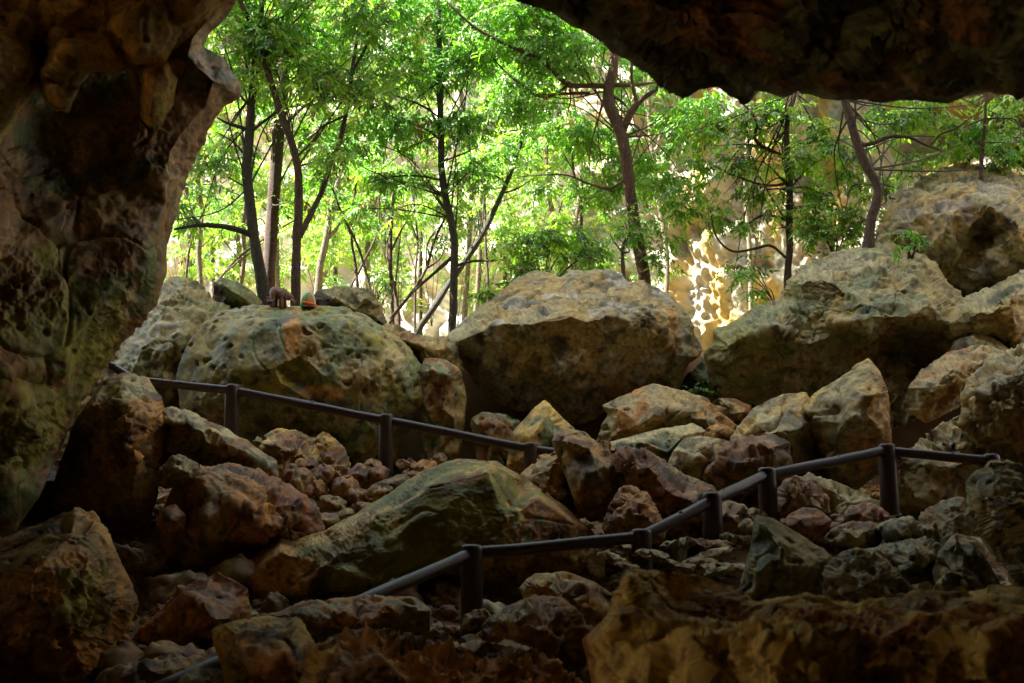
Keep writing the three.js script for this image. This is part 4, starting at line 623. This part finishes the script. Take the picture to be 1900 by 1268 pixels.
// ---------------------------------------------------------------- trees
function barkTexture(lo, hi, s) { // fissures along the stem, flakes and lichen spots
  const w = 256, h = 256, data = new Uint8Array(w * h * 4), per = (x, y, fx, fy, z) => { const a = x / w * 2 * Math.PI, b = y / h * 2 * Math.PI; return noise(Math.cos(a) * fx + z, Math.sin(a) * fx + Math.cos(b) * fy, Math.sin(b) * fy + s); };
  for (let j = 0; j < h; j++) for (let i = 0; i < w; i++) { const f = 1 - Math.abs(per(i + 9 * per(i, j, 2, 2, 5), j, 5, 1.6, 0)) * 2.2, k = clamp(.35 + .4 * f + .5 * per(i, j, 9, 9, 3) + .35 * per(i, j, 2, 2, 8)), v = (lo + (hi - lo) * k) * 255, o = (j * w + i) * 4; data[o] = data[o + 1] = data[o + 2] = v; data[o + 3] = 255; }
  const t = new THREE.DataTexture(data, w, h); t.wrapS = t.wrapT = THREE.RepeatWrapping; t.magFilter = THREE.LinearFilter; t.minFilter = THREE.LinearMipmapLinearFilter; t.generateMipmaps = true; t.repeat.set(2.2, 1.1); t.needsUpdate = true; return t;
}
const barkMap = barkTexture(.35, 1, 3), barkBump = barkTexture(0, 1, 3); barkMap.colorSpace = THREE.SRGBColorSpace;
const bark = (r, g, b) => new THREE.MeshStandardMaterial({ color: new THREE.Color(r * 1.7, g * 1.7, b * 1.7), map: barkMap, bumpMap: barkBump, bumpScale: .012, roughness: .9 });
const BARK = { red: bark(.125, .068, .042), dark: bark(.045, .042, .03), brown: bark(.085, .052, .032), pale: bark(.16, .13, .08), green: bark(.07, .07, .035) };
const LEAF = new THREE.MeshPhysicalMaterial({ color: 0xffffff, roughness: .95, transmission: .5, thickness: 0, clearcoat: .55, clearcoatRoughness: .3, side: THREE.DoubleSide });
function leafGeo(L, Wd, droop, fold) { // pointed leaf with a folded midrib, along +x
  const xs = [0, .28, .62, 1], ws = [.1, .95, .75, 0], v = [], id = [];
  xs.forEach((t, i) => { const y = -droop * t * t * L, w = ws[i] * Wd / 2; v.push(t * L, y, 0, t * L, y + fold * w, w, t * L, y + fold * w, -w); });
  for (let i = 0; i < 3; i++) { const a = i * 3, b = a + 3; id.push(a, b, a + 1, a + 1, b, b + 1, a, a + 2, b, a + 2, b + 2, b); }
  const g = new THREE.BufferGeometry(); g.setAttribute('position', new THREE.Float32BufferAttribute(v, 3)); g.setIndex(id); return g;
}
function sprayGeo(s, n, L, Wd, len) {
  reseed(s); const gs = [];
  for (let i = 0; i < n; i++) {
    const g = leafGeo(L * rr(.75, 1.2), Wd * rr(.8, 1.2), rr(.15, .55), rr(.2, .6)), t = (i + .6) / n, side = i % 2 ? 1 : -1;
    g.rotateX(rr(-.5, .5)); g.rotateZ(rr(-.75, .1)); g.rotateY(side * rr(.5, 1.25) * (1 - .5 * t)); g.translate(len * t, -.25 * len * t * t + rr(-.02, .02), 0); gs.push(g);
  }
  gs.push((() => { const g = tube([V(0, 0, 0), V(len * .5, -.06 * len, 0), V(len, -.25 * len, 0)], [.006, .002], 3); return g; })());
  gs.forEach(g => { g.deleteAttribute('normal'); g.deleteAttribute('uv'); });
  const g = mergeGeometries(gs); g.computeVertexNormals(); return g;
}
const SPRAYS = [sprayGeo(1, 8, .14, .055, .4), sprayGeo(2, 9, .125, .05, .46), sprayGeo(3, 7, .155, .062, .34)];
const TONES = [[.09, .29, .01], [.15, .39, .012], [.05, .19, .014], [.22, .46, .018], [.3, .5, .022], [.12, .34, .01]];
/* crown: leaf sprays through the volume of clumps [px, py, rx, ry, n, d] */
function crown(parent, clumps, tones, size, name = 'crown', brown = .02, seedv = 1) {
  reseed(seedv * 977 + 5);
  const sets = SPRAYS.map(() => []);
  const q = new THREE.Quaternion(), e = new THREE.Euler(), s = V(1, 1, 1), p = V(0, 0, 0), c = V(0, 0, 0);
  for (const [px, py, rx, ry, n, d] of clumps) {
    at(px, py, d, c); const k = mpp(d), R = [rx * k, ry * k, Math.min(1.6, (rx + ry) / 2 * k * .9)];
    const subs = []; for (let i = 0; i < Math.max(3, n / 9); i++) { let x, y, z; do { x = rr(-1, 1); y = rr(-1, 1); z = rr(-1, 1); } while (x * x + y * y + z * z > 1); subs.push([x, y, z]); }
    for (let i = 0; i < n; i++) {
      const sb = subs[Math.floor(rnd() * subs.length)];
      p.set(c.x + (sb[0] + rr(-.38, .38)) * R[0], c.y + (sb[1] + rr(-.3, .3)) * R[1], c.z + (sb[2] + rr(-.35, .35)) * R[2]);
      e.set(rr(-.35, .35), rnd() * 6.283, rr(-.6, .35), 'YXZ'); q.setFromEuler(e); const sc = size * rr(.75, 1.25); s.set(sc, sc, sc);
      const t = rnd() < brown ? [.2, .085, .03] : tones[Math.floor(rnd() * tones.length)], v = rr(.75, 1.3);
      sets[Math.floor(rnd() * 3)].push([new THREE.Matrix4().compose(p, q, s), [t[0] * v, t[1] * v, t[2] * v]]);
    }
  }
  sets.forEach((set, i) => {
    if (!set.length) return;
    const m = shadows(new THREE.InstancedMesh(SPRAYS[i], LEAF, set.length)); const col = new THREE.Color();
    set.forEach(([M, t], k) => { m.setMatrixAt(k, M); m.setColorAt(k, col.setRGB(t[0], t[1], t[2])); });
    m.name = name; m.userData.kind = 'stuff'; parent.add(m);
  });
}
const px3 = (list, d, bend = 0) => list.map(([x, y, dd], i) => at(x, y, d + (dd ?? 0) + bend * Math.sin(i * 1.7 + x)));
let treeNo = 0;
/* tree: stem [px, py] with widths in photo pixels, branches [points, width, depth drift], clumps */
function tree(name, label, d, mat, stem, widths, branches, clumps, o = {}) {
  const root = new THREE.Group(); put(root, name, label, o.cat ?? 'tree', o.group);
  const k = mpp(d), pts = px3(stem, d), b = pts[0].clone(); treeNo++;
  b.y = Math.min(b.y - .3, groundY(b.x, d) - .25); if (o.rooted) b.y = pts[0].y - .25; b.x += (pts[0].x - pts[1].x) * .3; pts.unshift(b);
  part('trunk', tube(pts, [widths[0] * 1.25, ...widths].map(w => w * k / 2), 10, .14, treeNo * 9), mat, root);
  for (const [list, w, drift] of branches) {
    const dr = drift ?? rr(-.5, .5), n = list.length;
    part('branch', tube(list.map(([x, y], i) => at(x, y, d + dr * i / (n - 1))), [w * k / 2, w * k / 2 * .8, w * k / 2 * .35], 6, .12, treeNo * 3 + w), mat, root);
  }
  if (clumps.length) crown(root, clumps.map(c => [c[0], c[1], c[2], c[3], Math.round(c[4] * 1.3 * (o.dense ?? 1)), c[5] ?? d]), o.tones ?? TONES, o.size ?? 1, 'crown', o.brown ?? .02, treeNo);
  // twigs from the stem into the clumps
  reseed(treeNo * 131);
  const tw = [];
  for (const c of clumps) for (let i = 0; i < (o.twigs ?? 2); i++) {
    const sx = stem[Math.floor(rr(.35, 1) * (stem.length - 1))], A = at(sx[0], sx[1], d), Z = at(c[0] + rr(-.8, .8) * c[2], c[1] + rr(-.6, .4) * c[3], (c[5] ?? d) + rr(-.6, .6)), M = A.clone().lerp(Z, .5); M.y += rr(-.2, .5); M.x += rr(-.3, .3);
    if (A.distanceTo(Z) < 4.5) tw.push([A, M, Z]);
  }
  tw.forEach(t => part('twig', tube(t, [.022, .014, .006], 5, .1), mat, root));
  return root;
}

tree('tree', 'dark mossy trunk with a low bough reaching to the cave wall', 21.2, BARK.dark, [[490, 556], [482, 500], [470, 430], [460, 350], [458, 300], [464, 230], [468, 175], [480, 60], [500, -120]], [24, 23, 20, 18, 17, 14, 12, 9, 5],
  [[[[470, 438], [445, 428], [410, 420], [370, 418], [322, 426]], 13, -.3], [[[372, 418], [355, 400], [338, 378]], 8, .3], [[[460, 240], [440, 234], [420, 228], [402, 218]], 9, -.4], [[[460, 250], [490, 225], [530, 200], [580, 196]], 7, .5], [[[466, 200], [440, 170], [425, 140]], 6], [[[458, 290], [430, 262], [400, 245]], 5]],
  [[420, 270, 60, 40, 70], [390, 330, 50, 50, 60], [450, 120, 70, 70, 150], [540, 120, 90, 60, 190], [350, 400, 40, 30, 30], [440, 30, 80, 60, 150], [540, 20, 90, 60, 190], [420, -70, 130, 60, 80], [560, -80, 130, 60, 80]], { size: .9, dense: .7 });
tree('tree', 'straight reddish-brown trunk close behind the mossy one', 23.6, BARK.brown, [[497, 540], [502, 440], [508, 360], [514, 280], [520, 225], [528, 80], [535, -140]], [26, 26, 25, 24, 22, 18, 12],
  [[[[515, 250], [545, 215], [575, 190], [640, 175]], 8], [[[520, 190], [500, 150], [475, 110]], 7]],
  [[600, 230, 80, 40, 130], [560, 60, 90, 70, 180], [640, 90, 90, 70, 200], [480, 190, 60, 40, 80], [540, 370, 36, 40, 20], [600, -60, 160, 70, 110]], { brown: .1, dense: .75 });
tree('tree', 'brown forked trunk standing beside the elephant figurine', 20.9, BARK.brown, [[548, 575], [549, 500], [551, 440], [554, 370], [552, 310], [540, 262], [522, 215], [505, 160], [488, 105], [472, 60], [440, -10]], [20, 19, 19, 17, 16, 15, 14, 13, 12, 11, 8],
  [[[[556, 440], [575, 400], [595, 360], [612, 310], [632, 255], [645, 190], [655, 120], [668, 40], [685, -60]], 11, .6], [[[640, 215], [600, 235], [570, 262]], 5], [[[488, 110], [510, 70], [530, 20]], 9, .5], [[[655, 130], [690, 70], [720, 30]], 6], [[[552, 290], [585, 255], [600, 220]], 5]],
  [[700, 60, 70, 60, 150], [680, 160, 70, 50, 120], [600, 150, 70, 50, 120], [610, 300, 50, 40, 40], [520, 60, 60, 50, 110], [460, 60, 50, 50, 90], [700, -60, 140, 60, 90]], { dense: .75, tones: TONES.slice(1, 5) });
tree('tree', 'slender dark trunk rising from the gap between the biggest boulders', 23.4, BARK.dark, [[838, 618], [841, 560], [843, 500], [843, 450], [836, 405], [826, 365], [820, 320], [818, 250], [816, 150], [814, 40], [812, -100]], [15, 15, 14, 14, 13, 12, 12, 11, 10, 9, 5],
  [[[[845, 494], [870, 486], [905, 484], [945, 483]], 6, -.3], [[[838, 478], [800, 512], [760, 548], [722, 592]], 7, .3], [[[828, 370], [800, 350], [770, 340]], 5], [[[822, 335], [780, 327], [730, 328], [680, 340]], 5], [[[818, 220], [780, 195], [700, 170], [640, 168]], 5, .5], [[[818, 260], [790, 240], [720, 215], [640, 218], [590, 222]], 6, .4], [[[820, 300], [860, 285], [890, 270]], 4], [[[816, 140], [850, 110], [880, 90]], 5]],
  [[760, 130, 80, 60, 190], [850, 110, 80, 60, 180], [730, 240, 80, 36, 130], [860, 230, 60, 40, 110], [640, 270, 70, 40, 90], [740, 330, 70, 28, 60], [880, 320, 50, 40, 60], [690, 390, 50, 26, 30], [770, 20, 90, 60, 200], [890, 20, 80, 60, 170], [820, -80, 150, 60, 115], [640, -190, 150, 70, 190, 19], [880, -210, 150, 70, 190, 19]], { size: .92, dense: .9, tones: [TONES[0], TONES[2], TONES[5], TONES[1]] });  // last two clumps hang out of view, added to shade the boulders
tree('tree', 'thin brown trunk leaning steeply across the gap', 26.5, BARK.dark, [[772, 622], [800, 578], [830, 532], [862, 486], [892, 440], [930, 362], [955, 300], [972, 245], [985, 150]], [12, 12, 11, 11, 10, 9, 8, 7, 4],
  [[[[940, 340], [915, 325], [880, 318]], 5], [[[930, 360], [960, 350], [990, 330]], 4]],
  [[960, 280, 60, 50, 90], [1000, 200, 70, 60, 140], [900, 300, 50, 40, 60], [950, 130, 80, 60, 160], [1010, 340, 40, 36, 30]], {});
tree('forked_tree', 'brown forked tree growing behind the huge flat-topped boulder', 22.6, BARK.red, [[1197, 532], [1192, 490], [1182, 440], [1172, 385], [1165, 320], [1155, 255], [1145, 228], [1131, 200], [1128, 168], [1138, 130], [1140, 95], [1132, 50], [1125, -80]], [25, 24, 23, 23, 22, 22, 22, 22, 20, 18, 16, 12, 8],
  [[[[1156, 240], [1172, 208], [1190, 185], [1208, 172], [1218, 166], [1222, 150]], 15, -.3], [[[1182, 192], [1174, 160], [1172, 120], [1176, 80]], 8, -.4], [[[1132, 160], [1095, 159], [1055, 158], [1040, 146], [1005, 112], [975, 98], [930, 78], [880, 50], [830, 5]], 12, -.5], [[[1095, 173], [1040, 174], [995, 176], [970, 158], [945, 140], [905, 98]], 7, .4], [[[1055, 158], [1020, 180], [990, 178]], 5], [[[1140, 158], [1170, 158], [1195, 156], [1222, 152]], 11, .4], [[[1138, 178], [1155, 190], [1168, 205]], 7, -.2], [[[1058, 160], [1058, 190], [1050, 222]], 4], [[[1165, 330], [1130, 350], [1090, 340], [1050, 325], [960, 328]], 5]],
  [[1040, 100, 80, 50, 170], [960, 60, 80, 50, 170], [1060, 240, 70, 40, 110, 24.6], [1120, 260, 60, 50, 100, 24.6], [960, 190, 70, 40, 110], [1080, 60, 70, 50, 140, 24.6], [1190, 330, 60, 60, 110, 24.6], [1230, 240, 60, 60, 130, 24.6], [1110, 340, 60, 50, 90, 24.6], [1260, 360, 60, 60, 80], [1220, 450, 40, 40, 30], [1000, 10, 100, 50, 170], [1180, 150, 60, 60, 110, 24.6], [1290, 190, 50, 30, 50], [1120, -200, 160, 70, 200, 18.8], [1330, -210, 150, 70, 190, 18.6]], { dense: .95, tones: [TONES[0], TONES[1], TONES[3], TONES[5]] });  // final pair of clumps, unseen overhead, added to dim the boulder tops
tree('slender_tree', 'slender grey-brown tree with curved boughs rising beside the fluted cliff', 22.2, BARK.brown, [[1462, 508], [1466, 460], [1464, 420], [1466, 350], [1461, 292], [1460, 240], [1463, 215], [1475, 172], [1482, 100]], [14, 14, 13, 13, 12, 11, 10, 8, 6],
  [[[[1460, 296], [1435, 282], [1412, 270], [1400, 255], [1405, 232], [1395, 210], [1378, 192]], 8, -.3], [[[1463, 278], [1478, 268], [1505, 265], [1520, 252], [1521, 228]], 6, .3], [[[1465, 338], [1440, 344], [1410, 342], [1375, 330], [1350, 322]], 6, -.3], [[[1466, 412], [1440, 402], [1415, 400], [1385, 418], [1355, 432]], 6, .3], [[[1458, 478], [1430, 456], [1400, 462], [1358, 466], [1330, 440], [1318, 390]], 6, -.3], [[[1462, 230], [1458, 200], [1470, 160]], 5]],
  [[1380, 230, 60, 40, 55], [1430, 210, 60, 36, 55], [1400, 320, 60, 40, 50], [1500, 300, 60, 40, 60], [1430, 370, 60, 36, 44], [1520, 370, 50, 40, 56], [1340, 380, 44, 40, 34], [1400, 430, 40, 30, 20], [1490, 230, 40, 40, 34], [1330, 300, 50, 50, 44], [1380, 500, 30, 26, 14], [1300, 260, 50, 40, 40]], { dense: 1.0, size: .95, tones: [TONES[1], TONES[3], TONES[4], [.055, .15, .03]] });
tree('bent_tree', 'pale brown bent trunk rooted on the overhanging rock mass', 19.7, BARK.brown, [[1612, 456], [1614, 425], [1620, 395], [1631, 362], [1630, 345], [1612, 315], [1596, 282], [1586, 250], [1576, 215], [1568, 185], [1560, 100]], [19, 19, 19, 18, 18, 17, 17, 16, 16, 15, 10],
  [[[[1594, 270], [1620, 266], [1650, 254], [1690, 256], [1720, 270], [1745, 278]], 9, -.2], [[[1728, 270], [1745, 250], [1775, 238], [1810, 212]], 5, -.3], [[[1630, 340], [1650, 345], [1665, 350]], 4]],
  [[1650, 220, 60, 30, 55, 21.9], [1700, 240, 60, 36, 55, 21.9], [1560, 280, 40, 40, 44, 21.9], [1580, 350, 50, 40, 50, 21.9], [1560, 410, 50, 40, 44, 21.9], [1680, 300, 40, 26, 24, 21.9], [1780, 270, 50, 30, 40, 21.9], [1850, 240, 60, 40, 70, 21.9], [1870, 300, 40, 26, 30, 21.9], [1640, 380, 24, 30, 14, 21.9], [1700, 195, 70, 24, 40, 21.9], [1850, 195, 60, 24, 30, 21.9], [1560, -190, 160, 70, 150, 18.4], [1790, -170, 150, 70, 150, 18.6]], { dense: 1.05, rooted: true, size: .95, tones: [TONES[1], TONES[3], TONES[4], [.06, .16, .025]] });  // closing two clumps added above the frame to cut skylight on the rocks
tree('sapling', 'thin upright sapling on top of the grooved boulder', 21.2, BARK.brown, [[1821, 312], [1824, 270], [1828, 220], [1832, 150]], [7, 6, 5, 3], [[[[1826, 250], [1855, 225], [1890, 215]], 3]], [[1830, 250, 36, 30, 18], [1880, 270, 30, 30, 16]], { rooted: true, cat: 'sapling' });

// bushes and seedlings
function plant(name, label, d, px, py, clumps, o = {}) {
  const root = new THREE.Group(); put(root, name, label, 'plant', o.group); const A = at(px, py, d);
  treeNo++; reseed(treeNo * 333);
  for (const c of clumps) for (let i = 0; i < (o.stems ?? 3); i++) { const Z = at(c[0] + rr(-.7, .7) * c[2], c[1] + rr(-.7, .5) * c[3], d + rr(-.4, .4)), M = A.clone().lerp(Z, .5); M.x += rr(-.1, .1); M.y += rr(0, .2); part('stem', tube([A.clone().add(V(rr(-.05, .05), -.1, 0)), M, Z], [.014, .009, .004], 5), BARK.brown, root); }
  crown(root, clumps.map(c => [...c, d]), o.tones ?? TONES.slice(1, 5), o.size ?? .9, 'leaves', .01, treeNo);
}
plant('bush', 'bright green bush behind the hump of the huge boulder', 22.2, 1010, 540, [[1000, 470, 70, 40, 120], [1060, 450, 60, 40, 110], [960, 510, 50, 26, 60], [1100, 480, 40, 36, 50], [910, 530, 40, 20, 26]], { stems: 5, tones: [TONES[1], TONES[3], TONES[4], [.06, .17, .03]] });
plant('bush', 'leafy bush hanging over the ledge beside the slender tree', 21.9, 1550, 470, [[1540, 440, 50, 36, 60], [1500, 400, 40, 36, 40], [1590, 400, 36, 40, 36], [1560, 480, 40, 20, 20]], { stems: 4, tones: TONES.slice(1, 5) });
plant('seedling', 'small yellow-green seedling on the overhanging rock mass', 18.3, 1690, 470, [[1680, 440, 26, 20, 14], [1700, 450, 22, 16, 10]], { size: .7 });
plant('seedling', 'low fern-like plant in the gap behind the humped boulder', 19.2, 1300, 735, [[1290, 715, 26, 16, 16], [1320, 720, 24, 12, 10]], { size: .6 });
plant('seedling', 'sprig of leaves on the cliff side of the rock mass', 19.6, 1440, 560, [[1400, 540, 24, 24, 12], [1380, 500, 30, 26, 14]], { size: .75 });
plant('seedling', 'tuft of leaves behind the dark grey boulder', 21.4, 700, 570, [[690, 530, 30, 26, 12], [720, 520, 20, 20, 8]], { size: .7 });

// thin stems of the understorey
reseed(4242);
for (const [a, b, c, w, dd] of [[[728, 600], [724, 470], [732, 330], 8, 24.5], [[665, 560], [652, 440], [668, 300], 6, 25.2], [[690, 560], [665, 460], [610, 330], 5, 24.8], [[740, 598], [720, 480], [738, 320], 7, 25.6], [[725, 596], [790, 500], [830, 395], 6, 24.2], [[445, 540], [452, 430], [470, 300], 9, 26], [[372, 540], [373, 400], [370, 240], 11, 28], [[590, 540], [604, 450], [640, 300], 15, 30], [[345, 520], [360, 420], [330, 260], 5, 26], [[400, 530], [440, 480], [560, 400], 5, 25], [[770, 560], [775, 450], [770, 300], 5, 27.5], [[905, 520], [900, 400], [905, 250], 6, 29], [[1078, 480], [1080, 380], [1060, 260], 6, 27], [[1158, 520], [1155, 470], [1172, 430], 9, 22], [[640, 560], [700, 430], [720, 250], 5, 27]])
  tree('understorey_stem', 'thin bare understorey stem among the trees beyond the boulders', dd, w > 8 ? BARK.pale : BARK.brown, [a, [(a[0] + b[0]) / 2 + rr(-4, 4), (a[1] + b[1]) / 2], b, [(c[0] + b[0]) / 2 + rr(-6, 6), (c[1] + b[1]) / 2], c], [w, w * .95, w * .9, w * .8, w * .6], [[[b, [b[0] + rr(-40, 40), b[1] - 50], [b[0] + rr(-60, 60), b[1] - 90]], w * .5]], [[c[0], c[1], 50, 40, 26], [b[0] + rr(-30, 30), b[1] - 60, 40, 30, 12]], { cat: 'tree', group: 'understorey stems', twigs: 1 });

// sunlit trees farther off
const FAR = [[.18, .37, .015], [.25, .43, .02], [.13, .32, .014], [.3, .43, .03]];
[[360, 33], [440, 37], [520, 34], [620, 39], [690, 35], [780, 41], [860, 36], [940, 40], [1030, 38], [1110, 41], [580, 44], [400, 44]].forEach(([x, d], i) => {
  reseed(8000 + i * 17); const w = 260 / d * 1.4, cl = [];
  for (let k = 0; k < 9; k++) cl.push([x + rr(-85, 85), rr(-60, 470), rr(50, 80), rr(35, 60), 60]);
  cl.push([x, 480, 60, 40, 26]);
  tree('forest_tree', ['pale-trunked sunlit tree deep among the forest trees', 'thin sunlit tree with yellow-green leaves in the forest behind the trunks'][i % 2], d, i % 2 ? BARK.brown : BARK.pale, [[x, 620], [x + rr(-10, 10), 480], [x + rr(-20, 20), 320], [x + rr(-25, 25), 150], [x + rr(-30, 30), -60]], [w, w * .9, w * .75, w * .6, w * .3], [[[[x, 420], [x + rr(-60, 60), 360], [x + rr(-90, 90), 300]], w * .4]], cl, { tones: FAR, size: 1.15, group: ['pale forest trees', 'thin forest trees'][i % 2], twigs: 1 });
});
[[880, 32], [1060, 34], [1230, 31], [1395, 30]].forEach(([x, d], i) => { // tall trees added so that their mostly unseen crowns dapple and shade the cliff
  reseed(8700 + i * 17); const cl = [];
  for (let k = 0; k < 9; k++) cl.push([x + (i === 3 ? rr(0, 380) : rr(-140, 140)), i === 3 ? rr(-200, 150) : rr(-330, 120), rr(60, 95), rr(40, 60), i === 3 ? 130 : 85]);
  tree('added_canopy_tree', ['tall thin tree added for the shade of its high crown, behind the leaning trunk', 'tall thin tree added for the shade of its high crown, behind the green bush', 'tall thin tree added for the shade of its high crown, before the fluted cliff', 'tall tree added to shade the cliff, its crown hidden behind the lip of the cave roof'][i], d, BARK.pale, [[x, 620], [x + rr(-10, 10), 480], [x + rr(-20, 20), 320], [x + rr(-25, 25), 150], [x + rr(-30, 30), -60], [x, -260]], [9, 9, 8, 7, 6, 4], [], cl, { tones: FAR, size: 1.15, twigs: 1 });
});
// sunlit undergrowth at the foot of the cliff
[[350, 31], [430, 33], [505, 36], [600, 32], [660, 37], [740, 33], [800, 36], [880, 32], [940, 37], [1010, 34], [1085, 36], [1160, 33], [560, 40], [700, 42], [850, 42], [1000, 42]].forEach(([x, d], i) => {
  reseed(9100 + i * 7); const cl = [];
  for (let k = 0; k < 4; k++) cl.push([x + rr(-45, 45), rr(330, 560), rr(36, 60), rr(26, 46), 34]);
  plant('shrub', 'sunlit yellow-green shrub in the undergrowth before the far cliff', d, x, 600, cl, { tones: FAR, size: 1.05, stems: 1, group: 'shrubs of the far undergrowth' });
});
console.log('triangles', triCount);
renderer.render(scene, camera);
